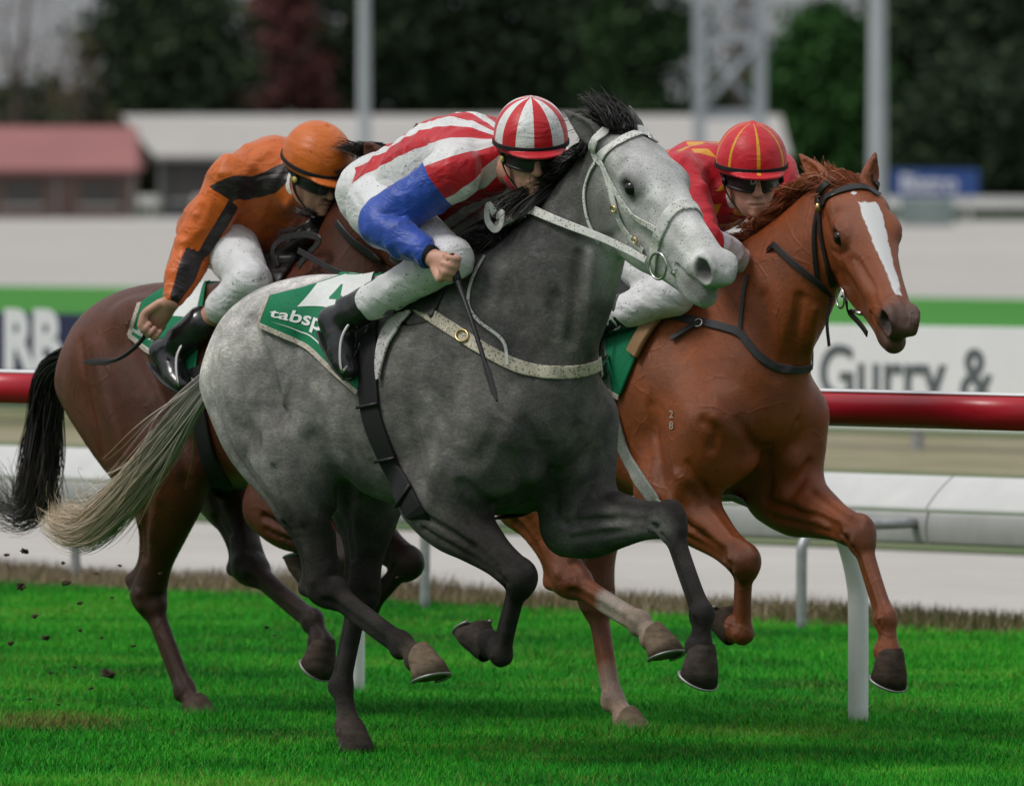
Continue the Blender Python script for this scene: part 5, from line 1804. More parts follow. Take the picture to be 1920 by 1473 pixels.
def patch_mesh(name, mat, parent, P, g, th=.006):
    nv, nu = P.shape[:2]
    N = g.grad(P.reshape(-1, 3)).reshape(nv, nu, 3)
    V = np.concatenate([P.reshape(-1, 3), (P + N * th).reshape(-1, 3)])
    q = np.arange(nv * nu).reshape(nv, nu); m_ = nv * nu
    A = np.stack([q[:-1, :-1], q[:-1, 1:], q[1:, 1:], q[1:, :-1]], -1).reshape(-1, 4)
    F4 = [A[:, ::-1], A + m_]
    def edge(a, b): return np.stack([a, b, b + m_, a + m_], -1)
    F4 += [edge(q[0, :-1], q[0, 1:]), edge(q[-1, 1:], q[-1, :-1]), edge(q[1:, 0], q[:-1, 0]), edge(q[:-1, -1], q[1:, -1])]
    return mesh_obj(name, V, np.concatenate(F4), mat, parent, True)


def on_patch(P, g, st, off):
    """map (s, t) in 0..1 to the cloth"""
    nv, nu = P.shape[:2]
    st = np.asarray(st, float)
    a = np.clip(st[:, 0], 0, .9999) * (nu - 1); b = np.clip(st[:, 1], 0, .9999) * (nv - 1)
    i = b.astype(int); j = a.astype(int); fb = (b - i)[:, None]; fa = (a - j)[:, None]
    X = (P[i, j] * (1 - fa) + P[i, j + 1] * fa) * (1 - fb) + (P[i + 1, j] * (1 - fa) + P[i + 1, j + 1] * fa) * fb
    N = g.grad(X)
    return X + N * np.asarray(off).reshape(-1, 1)


def print_on(name, mat, parent, P, g, V2, Fc, z0=.0065, sub=0):
    """flat lettering laid on the cloth: V2 in patch coordinates"""
    return mesh_obj(name, on_patch(P, g, V2, np.full(len(V2), z0)), Fc, mat, parent, False)


t = NT('cloth_green')
wv = t.noise(220, 2, .5, t.coord())
base = t.ramp(wv, [(.3, (.002, .15, .062)), (.7, (.006, .21, .09))])
g_ = t.math('MULTIPLY', t.math('GREATER_THAN', t.noise(60, 5, .7), .62), .6)
t.set(t.mix(g_, base, (.01, .06, .03)), .7, 0, .3); t.bump(t.noise(26, 4, .6), .3, .006)
M_cloth = t.m
M_ink = plain('cloth_white_ink', (.74, .76, .74), .7, vary=.06, scale=60)
M_inkg = plain('cloth_green_ink', (.004, .20, .085), .7, vary=.06, scale=60)


def refine(V, Fc, n=2):
    """subdivide a flat mesh so that it can bend"""
    bm = bmesh.new()
    vs = [bm.verts.new((p[0], p[1], 0)) for p in V]
    for f in Fc:
        try: bm.faces.new([vs[i] for i in f])
        except ValueError: pass
    bmesh.ops.triangulate(bm, faces=bm.faces[:])
    for _ in range(n):
        lg = [e_ for e_ in bm.edges if e_.calc_length() > .045]
        if lg: bmesh.ops.subdivide_edges(bm, edges=lg, cuts=1)
    bmesh.ops.triangulate(bm, faces=bm.faces[:])
    bm.verts.index_update()
    V2 = np.array([v_.co[:] for v_ in bm.verts]); F2 = [[v_.index for v_ in f.verts] for f in bm.faces]
    bm.free()
    return V2, F2


def flat_text(s_, bold):
    V, Fc = text_mesh(s_, 1.0, 0.0, bold)
    return V[:, :2], Fc


def saddle_cloth(fr, g, label, top, bottom, text_box, panel, number, swoosh=True):
    e = fr.empty('saddle_cloth', label, 'saddle cloth')
    P = cloth_patch(fr, g, top, bottom)
    body_ = patch_mesh('cloth', M_cloth, e, P, g)
    # far side
    Pm = g.snap(mirror(P.reshape(-1, 3)), .006, 8).reshape(P.shape)[:, ::-1]
    patch_mesh('cloth', M_cloth, e, Pm, g)
    for path in (P[:, 0], P[-1, :]):
        N = g.grad(path); V, Fc = strap_mesh(path + N * .003, N, .016, .006)
        mesh_obj('trim', V, Fc, L_trim, e, False)
    if panel:
        s0, s1, t0, t1, skew = panel
        gs, gt = np.meshgrid(np.linspace(0, 1, 16), np.linspace(0, 1, 12))
        st = np.stack([s0 + (s1 - s0) * gs.ravel() + skew * (gt.ravel() - .5), t0 + (t1 - t0) * gt.ravel()], 1)
        q = np.arange(192).reshape(12, 16); Fq = np.stack([q[:-1, :-1], q[1:, :-1], q[1:, 1:], q[:-1, 1:]], -1).reshape(-1, 4)
        print_on('number_panel', M_ink, e, P, g, st, Fq, .0075)
    if number:
        txt, s0, t0, ss, ts = number
        V, Fc = flat_text(txt, .02); V, Fc = refine(V, Fc, 3)
        print_on('number', M_inkg, e, P, g, np.stack([s0 + V[:, 0] * ss, t0 - V[:, 1] * ts], 1), Fc, .0088)
    if text_box:
        s0, s1, t0, hgt, drop = text_box
        V, Fc = flat_text('tabsport', .018); w_ = V[:, 0].max(); V, Fc = refine(V, Fc, 3)
        x = V[:, 0] / w_
        print_on('lettering', M_ink, e, P, g, np.stack([s0 + (s1 - s0) * x, t0 + drop * x - V[:, 1] * hgt], 1), Fc, .0092)
        if swoosh:
            x = np.linspace(0, 1, 26); th_ = .018 * np.sin(x * math.pi) + .002
            yb = t0 + .11 + drop * x + .07 * (x - .35) ** 2 * 2
            sx = s0 + .04 + (s1 - s0 - .02) * x
            st = np.concatenate([np.stack([sx, yb], 1), np.stack([sx, yb + th_], 1)])
            q = np.arange(26); Fq = np.stack([q[:-1], q[:-1] + 26, q[1:] + 26, q[1:]], -1)
            print_on('swoosh', M_ink, e, P, g, st, Fq, .0085)
    return e, P


saddle_cloth(GREY, gc, 'green saddle cloth with white lettering on the grey horse',
             [(506, 556), (560, 543), (612, 527), (655, 512), (702, 500)], [(487, 609), (530, 628), (577, 651), (622, 692), (672, 736)],
             (.08, .92, .66, .30, .10), (.36, .97, .02, .40, -.12), ('4', .60, .36, .28, .32))

# the white lined pad edge and the saddle itself
sp = GREY.empty('saddle', 'small black racing saddle under the striped jockey', 'saddle')
P, N = drape(GREY, gc, [(776, 584), (748, 606), (727, 640), (717, 680), (715, 712)], 30, .012)
V, Fc = strap_mesh(P, N, np.concatenate([np.linspace(.02, .075, 10), np.linspace(.075, .012, 20)]), .008)
mesh_obj('pad_edge', V, Fc, leather('pad_lining', (.55, .53, .52), .8, 1.0), sp, False)


def saddle_seat(fr, g, parent, x0=-.05):
    k = Clay.box((x0 - .34, -.24, 1.2), (x0 + .30, .24, 1.75), .008)
    zt_ = lambda x: g.snap([(x, 0, 1.58)], 0, 14)[0][2]
    k.chain([(x0 - .20, 0, zt_(x0 - .2) + .035), (x0, 0, zt_(x0) + .02), (x0 + .18, 0, zt_(x0 + .18) + .04)], [(.10, .03), (.09, .025), (.07, .035)], k=.02)
    for s in (-1, 1):
        q = g.snap([(x0 + .05, s * .16, zt_(x0) - .06), (x0 + .08, s * .24, zt_(x0) - .20)], .010, 12)
        k.chain([(x0, s * .06, zt_(x0) + .01), q[0], q[1]], [(.10, .02), (.12, .018), (.10, .014)], k=.03, side=(1, 0, 0))
    V, Fq = k.mesh(1)
    return mesh_obj('seat', V, Fq, L_black, parent)


saddle_seat(GREY, gc, sp)


def stirrup(fr, parent, top, foot_l, foot_r, mat, lea, lat):
    """iron hanging on a leather: the foot rest runs between two pixels"""
    a = fr.at(*top, lat + .02); l = fr.at(*foot_l, lat - .055); r = fr.at(*foot_r, lat + .055)
    apex = a * .25 + (l + r) / 2 * .75 + np.array([0, 0, .09])
    V, Fc = strap_mesh(catmull([a, (a + apex) / 2, apex], 10), np.tile([0.2, -.97, .1], (10, 1)), .022, .005)
    mesh_obj('stirrup_leather', V, Fc, lea, parent, False)
    pts = [apex, apex * .5 + l * .5 + np.array([-.02, -.015, 0.01]), l, l * .5 + r * .5 - np.array([0, 0, .006]), r, apex * .5 + r * .5 + np.array([.02, .015, .01]), apex]
    MB().tube(catmull(pts, 40), .0055, 8).build('stirrup_iron', mat, parent)


stirrup(GREY, sp, (694, 566), (641, 696), (682, 634), M_steel, L_black, -.30)

# --- chestnut
def ches_tack():
    fr, h, g = CHES, ch_, cc
    e = fr.empty('bridle', 'black leather bridle with brass stud on the chestnut horse', 'bridle')
    head_strap('browband', L_black, e, fr, h, g, [(1539, 386), (1553, 370), (1588, 355), (1622, 353), (1648, 368)], .030, False)
    head_strap('cheekpiece', L_black, e, fr, h, g, [(1536, 390), (1541, 440), (1547, 470), (1553, 495), (1562, 535)], .020)
    head_strap('throatlash', L_black, e, fr, h, g, [(1535, 392), (1529, 425), (1528, 455), (1530, 490), (1534, 525)], .016)
    head_strap('headpiece', L_black, e, fr, h, g, [(1537, 390), (1534, 372), (1542, 352), (1560, 338)], .022)
    p = fr.hit(g, [(1536, 389)], .010)[0]; nn = g.grad(p)[0]
    k = Clay.box(p - .03, p + .03, .003); k.ell(p + nn * .004, (.010, .010, .016), k=0); V, Q = k.mesh(1); mesh_obj('stud', V, Q, M_brass, e)
    nh = h['R'][1] * -1
    c = fr.hit(g, [(1580, 558)], .010)[0] + nh * .008
    ring('bit_ring', M_steel, e, c, nh, .033, .0038); ring('bit_ring', M_steel, e, head_mirror(h, c[None])[0], nh, .033, .0038)
    a, b = fr.hit(g, [(1592, 585), (1614, 588)], .012)
    MB().tube([a, (a + b) / 2, b], .007, 8).build('bit_cheek', M_steel, e)
    P = fr.hit(g, catmull([(1588, 560), (1590, 590), (1600, 618), (1616, 634)], 16), .02); P = smooth_path(P[np.isfinite(P).all(1)], 3)
    V, Fc = strap_mesh(P, np.tile(nh, (len(P), 1)), .020, .005); mesh_obj('chin_strap', V, Fc, L_black, e, False)
    q0 = fr.hit(g, [(1560, 560)], .015)[0]
    ln = [q0, q0 + np.array([-.01, -.01, -.07]), q0 + np.array([.0, -.01, -.15])]
    V, Fc = strap_mesh(catmull(ln, 8), np.tile(nh, (8, 1)), .020, .004); mesh_obj('strap_end', V, Fc, L_black, e, False)
    P = fr.hit(g, catmull([(1560, 556), (1535, 532), (1504, 507), (1475, 482), (1450, 458)], 30), .014); P = smooth_path(P[np.isfinite(P).all(1)], 5)
    P = np.vstack([P, P[-1] + (fr.at(1412, 500, -.05) - P[-1]) * np.linspace(.2, 1, 6)[:, None]])
    V, Fc = strap_mesh(P, np.tile(nrm([0, -.9, .3]), (len(P), 1)), .020, .004); mesh_obj('rein', V, Fc, L_black, e, False)
    V, Fc = strap_mesh(mirror(P), np.tile(nrm([0, .9, .3]), (len(P), 1)), .020, .004); mesh_obj('rein', V, Fc, L_black, e, False)
    b = fr.empty('breastplate', 'thin dark breastplate strap on the chestnut horse', 'breastplate')
    o, P = body_strap('chest_strap', L_greyweb_d, b, fr, g, [(1242, 588), (1275, 595), (1306, 602), (1350, 611), (1387, 623), (1403, 643), (1419, 662), (1440, 680), (1465, 690), (1490, 692), (1510, 690), (1533, 678)], .026, False, 60)
    strap('chest_strap', L_greyweb_d, b, g, smooth_path(g.snap(mirror(P[:38]), .002, 10), 2), .026, .005)
    body_strap('neck_strap', L_greyweb_d, b, fr, g, [(1404, 515), (1397, 545), (1393, 575), (1388, 620)], .014, True, 24)
    p = fr.hit(g, [(1310, 606)], .008)[0]; nn = g.grad(p)[0]
    ring('buckle', M_steel, b, p + nn * .005, nn, .013, .003)
    V, Fc = strap_mesh(catmull(fr.hit(g, [(1308, 604), (1285, 618), (1258, 634)], .012), 10), np.tile(nn, (10, 1)), .018, .004)
    mesh_obj('strap_end', V, Fc, L_black, b, False)
    girth(fr, g, 'grey webbing girth on the chestnut horse', [(1130, 640), (1140, 720), (1155, 790), (1180, 860), (1222, 926), (1246, 948)], .05, L_greyweb)
    saddle_cloth(fr, g, 'green saddle cloth on the chestnut horse', [(1050, 560), (1120, 545), (1180, 545), (1232, 578)], [(1040, 640), (1080, 690), (1120, 720), (1162, 745)], None, None, None)
    s = fr.empty('saddle', 'racing saddle with tan leather flap on the chestnut horse', 'saddle')
    P, N = drape(fr, g, [(1240, 592), (1222, 615), (1205, 642), (1194, 664)], 16, .016)
    V, Fc = strap_mesh(P, N, .055, .014)
    mesh_obj('flap', V, Fc, leather('tan_leather', (.30, .17, .075), .6), s, False)
    saddle_seat(fr, g, s)
    stirrup(fr, s, (1150, 580), (1120, 690), (1150, 650), M_steel, L_black, -.30)


L_greyweb_d = leather('dark_webbing', (.045, .045, .05), .6)
ches_tack()


# --- bay
def bay_tack():
    fr, h, g = BAY, bh_, bc
    e = fr.empty('bridle', 'dark leather bridle and reins on the bay horse', 'bridle')
    P = g.snap([h['H'](x, -.1, z) for x, z in ((.09, .06), (.10, .0), (.2, -.06), (.35, -.06), (.46, -.06))], .003, 12)
    P = smooth_path(g.snap(catmull(P, 24), .003, 6), 2)
    strap('cheekpiece', L_black, e, g, P, .02); strap('cheekpiece', L_black, e, g, g.snap(head_mirror(h, P), .003, 8), .02)
    P = smooth_path(g.snap(catmull([h['H'](.085, y, .1 - abs(y) * .4) for y in (-.1, -.05, 0, .05, .1)], 20), .003, 8), 1)
    strap('browband', L_black, e, g, P, .026)
    P = fr.hit(g, catmull([(632, 418), (655, 446), (685, 470), (715, 490)], 20), .008); P = smooth_path(P[np.isfinite(P).all(1)], 3)
    strap('rein', L_black, e, g, P, .024); 
    b = h['H'](.49, -.06, -.06)
    hand = fr.at(560, 470, -.15)
    P = catmull([b, b * .5 + hand * .5 + np.array([0, -.06, -.03]), hand], 20)
    V, Fc = strap_mesh(P, np.tile([0, -1, .1], (20, 1)), .020, .004); mesh_obj('rein', V, Fc, L_black, e, False)
    V, Fc = strap_mesh(mirror(P), np.tile([0, 1, .1], (20, 1)), .020, .004); mesh_obj('rein', V, Fc, L_black, e, False)
    lp = [fr.at(*q, -.14) for q in ((520, 500), (512, 470), (530, 448), (570, 440), (600, 450), (575, 480), (560, 500))]
    V, Fc = strap_mesh(catmull(lp, 30), np.tile([0, -1, .1], (30, 1)), .022, .004); mesh_obj('rein', V, Fc, L_black, e, False)
    girth(fr, g, 'black webbing girth on the bay horse', [(365, 690), (372, 760), (388, 840), (408, 890), (424, 922)], .08, L_webb)
    saddle_cloth(fr, g, 'green saddle cloth on the bay horse under the orange jockey', [(262, 570), (300, 545), (345, 525), (390, 505)], [(243, 630), (275, 655), (315, 680), (365, 715)],
                 (.04, .5, .80, .16, .04), (.40, .95, .02, .45, -.05), ('2', .5, .40, .3, .36))
    s = fr.empty('saddle', 'small dark racing saddle on the bay horse', 'saddle')
    saddle_seat(fr, g, s)
    stirrup(fr, s, (385, 600), (335, 722), (357, 680), M_steel, L_black, -.30)


bay_tack()
# ------------------------------------------------------------ jockeys
def skin_mat():
    t = NT('skin')
    c = t.ramp(t.noise(14, 5, .6), [(.3, (.50, .25, .18)), (.7, (.64, .36, .27))])
    t.set(c, .5, 0, .4, sss=.08); t.b.inputs['Subsurface Radius'].default_value = (.01, .004, .002)
    t.bump(t.noise(240, 4, .6), .12, .002)
    return t.m


M_skin = skin_mat()


def mud_layer(t, c, amount, mudc=(.045, .033, .026)):
    wob = t.mix(.04, t.coord(), t.n.new('ShaderNodeTexNoise').outputs['Color'])
    d = t.voro(150, wob); d2 = t.voro(52, wob)
    m1 = t.math('MULTIPLY', t.math('LESS_THAN', d, t.math('MULTIPLY', t.noise(40, 2), .40)), t.math('GREATER_THAN', t.noise(7, 3, .6), .56 - .10 * amount))
    m2 = t.math('MULTIPLY', t.math('LESS_THAN', d2, t.math('MULTIPLY', t.noise(23, 2), .26)), t.math('GREATER_THAN', t.noise(5, 3, .6), .58 - .10 * amount))
    return t.mix(t.math('MULTIPLY', t.math('MAXIMUM', m1, m2), .85), c, mudc)


def silk(name, color_fn, mud=.5, rough=.42, bump=.32):
    t = NT(name)
    c = color_fn(t)
    c = t.mix(1.0, c, t.ramp(t.noise(9, 4, .6), [(.3, (.86, .86, .86)), (.7, (1.08, 1.08, 1.08))]), 'MULTIPLY')
    c = mud_layer(t, c, mud)
    t.set(c, rough, 0, .4, sheen=.15)
    w1 = t.noise(7.5, 3, .5, t.coord('Object', (1.0, 1.0, 1.7)), 1.6); w2 = t.noise(420, 2, .5)
    t.bump(t.math('ADD', w1, t.math('MULTIPLY', w2, .05)), bump, .04)
    return t.m


def flat_col(c): return lambda t: t.ramp(t.noise(6, 3), [(.3, tuple(x * .9 for x in c)), (.7, c)])


def wrinkle(g, amp, seed, freq=55.0):
    """loose cloth: ridged folds pressed into the garment"""
    rng = np.random.default_rng(seed)
    x, y, z = (a.astype(np.float32) for a in g.ax)
    X, Y, Z = x[:, None, None], y[None, :, None], z[None, None, :]
    near = np.abs(g.D) < .03
    acc = 0
    for i in range(5):
        k = rng.normal(size=3); k = k / np.linalg.norm(k) * freq * rng.uniform(.6, 1.3)
        k2 = rng.normal(size=3); k2 = k2 / np.linalg.norm(k2) * freq * .35
        ph = rng.uniform(0, 6.28, 2)
        a = np.sin(k[0] * X + k[1] * Y + k[2] * Z + 1.8 * np.sin(k2[0] * X + k2[1] * Y + k2[2] * Z + ph[0]) + ph[1])
        acc = acc + (1 - np.abs(a)) ** 2
    acc = acc / 5 - .33
    g.D -= np.where(near, np.float32(amp) * acc, 0).astype(np.float32)


def bounds(pts, pad=.22):
    P = np.array(pts); return P.min(0) - pad, P.max(0) + pad


def hand_clay(g, wrist, knuckle, grip_ax, s=1.0, thumb=(0, 0, 1)):
    """a fist: the fingers curl round grip_ax; knuckle = middle of the finger roots"""
    w, k = np.asarray(wrist, float), np.asarray(knuckle, float)
    f = nrm(k - w); ga = nrm(np.asarray(grip_ax, float) - f * (np.asarray(grip_ax) @ f)); n = nrm(np.cross(f, ga))   # n: back of the hand
    if n[2] < 0 and abs(n[2]) > .2: n = -n
    g.chain([w, w * .5 + k * .5, k], [(.026, .021), (.036, .019), (.040, .017)], k=.02, side=ga)
    wid = [-.033, -.011, .011, .031]; ln = [.9, 1.0, .96, .78]
    for o, l in zip(wid, ln):
        r0 = k + ga * o * s
        p1 = r0 + f * .026 * l - n * .010; p2 = r0 + f * .032 * l - n * .036 * l; p3 = r0 + f * .008 - n * .050 * l; p4 = r0 - f * .012 - n * .040 * l
        g.chain([r0 - f * .01, p1, p2, p3, p4], [.0115, .011, .0105, .0098, .009], k=.006, n=13)
        g.stroke([r0 + n * .012], .012, .003)
    t0 = w + f * .03 + ga * .026 - n * .006
    g.chain([t0, k + ga * .044 - f * .022 - n * .022, k + ga * .030 + f * .010 - n * .040, k + ga * .012 + f * .022 - n * .046], [.016, .0135, .012, .0105], k=.008, n=13)


def face_clay(g, c, R, s=1.0):
    H = lambda x, y, z: np.asarray(c) + (np.array([x, y, z]) * s) @ R
    g.ell(H(-.015, 0, .03), (.098, .078, .10), k=.01, R=R)
    g.chain([H(.02, 0, -.01), H(.045, 0, -.06), H(.052, 0, -.098)], [(.066, .062), (.058, .05), (.036, .030)], k=.03, side=R[1])      # face to chin
    for q in (-1, 1):
        g.chain([H(-.01, q * .062, -.035), H(.01, q * .054, -.078), H(.045, q * .025, -.105)], [(.014, .02), (.014, .016), (.014, .014)], k=.02)   # jaw
        g.ell(H(.052, q * .040, -.032), (.020, .020, .016), k=.02, R=R)       # cheekbone
        g.ell(H(-.005, q * .076, -.008), (.018, .010, .030), k=.008, R=R)     # ear
        g.ell(H(.002, q * .084, -.006), (.009, .006, .017), k=.004, R=R, op='cut')
        g.ell(H(.084, q * .030, .012), (.018, .018, .011), k=.008, R=R, op='cut')
        g.ell(H(.079, q * .030, .011), (.0125, .0125, .0115), k=.003, R=R)    # eyeball under the lids
        g.stroke([H(.092, q * .015, .028), H(.088, q * .035, .031), H(.074, q * .052, .026)], .010, .005)
        g.stroke([H(.084, q * .020, -.035), H(.076, q * .034, -.062), H(.07, q * .034, -.078)], .009, -.004)
    g.chain([H(.090, 0, .018), H(.104, 0, -.010), H(.113, 0, -.030)], [.009, .0105, .013], k=.012)       # nose
    for q in (-1, 1): g.ell(H(.101, q * .012, -.034), (.011, .009, .008), k=.006, R=R)
    g.chain([H(.092, -.024, -.064), H(.101, 0, -.061), H(.092, .024, -.064)], [.006, .008, .006], k=.008)
    g.chain([H(.090, -.020, -.076), H(.098, 0, -.077), H(.090, .020, -.076)], [.006, .0085, .006], k=.008)
    g.stroke([H(.094, -.027, -.070), H(.103, 0, -.069), H(.094, .027, -.070)], .005, -.006)
    g.ell(H(.088, 0, -.100), (.018, .020, .015), k=.015, R=R)


def figure(J, lo, hi, pel, che, nk, hp, hc, R):
    g = Clay.box(lo, hi, .0064); g.PAD = .035
    g.chain([pel, pel * .5 + che * .5, che], [(.13, .09), (.115, .085), (.13, .09)], k=.04)
    g.chain([che + (nk - che) * .45, nk, hp(-.015, 0, 0)], [(.07, .07), (.052, .052), (.05, .05)], k=.04)
    face_clay(g, hc, R)
    for s in (-1, 1):
        q = J[s]
        g.chain([q['sho'], q['sho'] * .5 + q['elb'] * .5, q['elb']], [.045, .042, .034], k=.03)
        g.chain([q['elb'], q['elb'] * .6 + q['wri'] * .4, q['wri']], [.036, .034, (.026, .022)], k=.02)
        hand_clay(g, q['wri'], q['kn'], q['grip'])
        g.chain([q['hip'], q['hip'] * .5 + q['knee'] * .5, q['knee']], [.075, .066, .046], k=.04)
        g.chain([q['knee'], q['knee'] * .6 + q['ank'] * .4, q['ank']], [.044, .042, .028], k=.02)
        g.chain([q['ank'], q['heel'] * .45 + q['toe'] * .35 + q['ank'] * .2, q['heel'] * .25 + q['toe'] * .75], [.026, .024, .018], k=.01)
    return g.mesh(1)


def shirt_clay(J, lo, hi, pel, che, nk, hp, R, opts):
    # --- silk shirt
    g = Clay.box(lo, hi, .0070); g.PAD = .05
    mid = pel * .55 + che * .45 + np.array(opts.get('belly', (0, 0, -.02)))
    wst = pel + (che - pel) * opts.get('waist', .12)
    g.chain([wst, mid, che, che + (nk - che) * .5], opts.get('torso', [(.165, .135), (.185, .155), (.19, .15), (.115, .10)]), k=.03, n=24)
    g.chain([J[-1]['sho'], che + (nk - che) * .15 + np.array([-.02, 0, .04]), J[1]['sho']], [.075, .09, .075], k=.05, side=(1, 0, 0))
    trunk = Clay(*g.ax); trunk.D = g.D.copy()
    for s in (-1, 1):
        q = J[s]
        g.chain([q['sho'], q['sho'] * .5 + q['elb'] * .5, q['elb'], q['elb'] * .55 + q['wri'] * .45, q['elb'] * .12 + q['wri'] * .88],
                opts.get('sleeve', [.082, .076, .07, .062, .042]), k=.035, n=26)
        for a, b in ((.15, -1), (.5, 1), (.85, -1)):
            p = q['sho'] * (1 - a) + q['elb'] * a
            g.stroke([p + nrm(np.cross(q['elb'] - q['sho'], (0, 1, .2 * b))) * .07, p + np.array([0, -.075, 0])], .014, .008)
    g.chain([hp(-.055, 0, -.085), hp(-.035, 0, -.065)], [.075, .066], k=.02)
    g.ell(hp(0, 0, .03), (.095, .085, .115), k=.01, R=R, op='cut')
    wrinkle(g, .022, opts.get('seed', 1), 34)
    V, Q = g.mesh(1)
    ds = np.full(len(V), 9.0)
    rs = np.array(opts.get('sleeve', [.082, .076, .07, .062, .042]))
    for s in (-1, 1):
        q = J[s]
        d1, t1 = seg_dist(V, q['sho'], q['elb']); d2, t2 = seg_dist(V, q['elb'], q['wri'])
        ds = np.minimum(ds, np.minimum(d1 - np.interp(t1, [0, .5, 1], rs[:3]), d2 - np.interp(t2, [0, .45, .88], rs[2:])))
    return V, Q, np.clip(trunk.sample(V), -.1, .1) - ds


def breeches_clay(J, lo, hi, pel, opts):
    # --- breeches
    g = Clay.box(lo, hi, .0070); g.PAD = .05
    g.ell(pel + np.array(opts.get('seat', (-.03, 0, .0))), opts.get('seat_r', (.145, .16, .13)), k=.02)
    for s in (-1, 1):
        q = J[s]
        g.chain([q['hip'], q['hip'] * .5 + q['knee'] * .5, q['knee']], opts.get('thigh', [(.098, .102), (.084, .088), (.060, .062)]), k=.05)
        g.chain([q['knee'], q['knee'] * .6 + q['ank'] * .4, q['knee'] * opts.get('cuff', .22) + q['ank'] * (1 - opts.get('cuff', .22))], opts.get('shin', [.066, .062, .055]), k=.03)
    wrinkle(g, .012, opts.get('seed', 1) + 5, 40)
    return g.mesh(1)


def jockey(fr, name, label, J, head, sil, breech, boot_m, cap_fn, opts):
    """J: joints in the frame of the course; dict of near (-1) and far (1) limbs"""
    e = fr.empty(name, label, 'person', 'jockeys')
    hc, yaw, pitch, roll = head
    R = head_frame(yaw, pitch, roll)
    hp = lambda x, y, z: hc + np.array([x, y, z]) @ R
    allp = [hc] + [J['pelvis'], J['chest']] + [J[s][k] for s in (-1, 1) for k in ('sho', 'elb', 'wri', 'kn', 'hip', 'knee', 'ank', 'toe')]
    lo, hi = bounds(allp, .17)
    pel, che = J['pelvis'], J['chest']
    nk = hp(-.03, 0, -.06)
    fb_ = POOL.submit(figure, J, lo, hi, pel, che, nk, hp, hc, R)
    fs_ = POOL.submit(shirt_clay, J, lo, hi, pel, che, nk, hp, R, opts)
    ft_ = POOL.submit(breeches_clay, J, lo, hi, pel, opts)
    V, Q = fb_.result()
    mesh_obj('body', V, Q, M_skin, e)
    V, Q, sleeve_f = fs_.result()
    # pattern coordinates: along and round the trunk, and which piece (trunk or sleeve)
    ax = nrm(che - pel); sd_ = np.array([0, 1.0, 0]); up = nrm(np.cross(ax, sd_)) * -1
    if up[2] < 0: up = -up
    rel = V - pel
    al = rel @ ax; cy = rel @ sd_; cz = rel @ up
    dsl = np.full(len(V), 9.0); tsl = np.zeros(len(V)); asl = np.zeros(len(V))
    for s in (-1, 1):
        q = J[s]
        d1, t1 = seg_dist(V, q['sho'], q['elb']); d2, t2 = seg_dist(V, q['elb'], q['wri'])
        d = np.minimum(d1, d2); t_ = np.where(d1 < d2, t1 * .5, .5 + t2 * .5)
        c_ = np.where((d1 < d2)[:, None], q['sho'] + t1[:, None] * (q['elb'] - q['sho']), q['elb'] + t2[:, None] * (q['wri'] - q['elb']))
        off = V - c_
        ang = np.arctan2(off @ np.array([0, -1.0, 0]) , off @ nrm([.8, 0, .6]))
        b = d < dsl
        dsl[b] = d[b]; tsl[b] = t_[b]; asl[b] = ang[b]
    tr_d, tr_t = seg_dist(V, pel, che)
    sh = mesh_obj('shirt', V, Q, sil, e, True, {'along_': al, 'around': np.arctan2(cy, cz), 'sleeve': sleeve_f - opts.get('seam', .02), 'st': tsl, 'sa': asl, 'lat': cy, 'high': cz})
    V, Q = ft_.result(); mesh_obj('breeches', V, Q, breech, e)
    # --- boots
    for s in (-1, 1):
        q = J[s]
        up_ = q['knee'] * opts.get('boot', .42) + q['ank'] * (1 - opts.get('boot', .42))
        ft = nrm(q['toe'] - q['heel']); dn = nrm(np.cross(ft, [0, 1, 0])) ;
        sole = nrm((q['heel'] + q['toe']) / 2 - q['ank'])
        lo2, hi2 = bounds([up_, q['ank'], q['toe'], q['heel']], .09)
        g = Clay.box(lo2, hi2, .0045); g.PAD = .04
        g.chain([up_, up_ * .45 + q['ank'] * .55, q['ank']], [(.058, .062), (.052, .058), (.046, .054)], k=.02)
        g.chain([q['heel'] * .8 + q['ank'] * .2, q['heel'] * .45 + q['toe'] * .35 + q['ank'] * .2, q['heel'] * .25 + q['toe'] * .75, q['toe']], [(.042, .042), (.046, .046), (.047, .040), (.038, .028)], k=.03, side=(0, 1, 0))
        g.chain([q['ank'], q['heel'] * .7 + q['ank'] * .3], [.042, .036], k=.03)
        g.stroke([q['ank'] + np.array([.03, -.03, .02]), q['ank'] + np.array([-.03, -.035, .0])], .012, -.006)
        g.stroke([q['ank'] + np.array([.03, -.03, .05]), q['ank'] + np.array([-.03, -.035, .035])], .012, .005)
        wrinkle(g, .004, 9 + s, 60)
        V, Q = g.mesh(1); bo = mesh_obj('boot', V, Q, boot_m, e)
        sl_ = catmull([q['heel'] + sole * .030, q['heel'] * .5 + q['toe'] * .5 + sole * .034, q['toe'] + sole * .016 + ft * .01], 16)
        Vs, Fs = strap_mesh(sl_, np.tile(-sole, (16, 1)), np.interp(np.linspace(0, 1, 16), [0, .2, .4, .75, 1], [.05, .062, .056, .078, .045]), -.012)
        mesh_obj('sole', Vs, Fs, L_sole, bo, False)
    # --- helmet with silk cover, harness, goggles
    g = Clay.box(hc - .19, hc + .19, .0048); g.PAD = .05
    g.ell(hp(-.008, 0, .052), (.134, .113, .122), k=.004, R=R)
    cut_c = hp(-.02, 0, -.105)
    x, y, z = g.xyz((slice(None),) * 3)
    pl = (x - cut_c[0]) * R[2][0] + (y - cut_c[1]) * R[2][1] + (z - cut_c[2]) * R[2][2] - .118 - .10 * ((x - hc[0]) * R[0][0] + (y - hc[1]) * R[0][1] + (z - hc[2]) * R[0][2])
    g.D = smax(g.D, (-pl).astype(np.float32), .008)
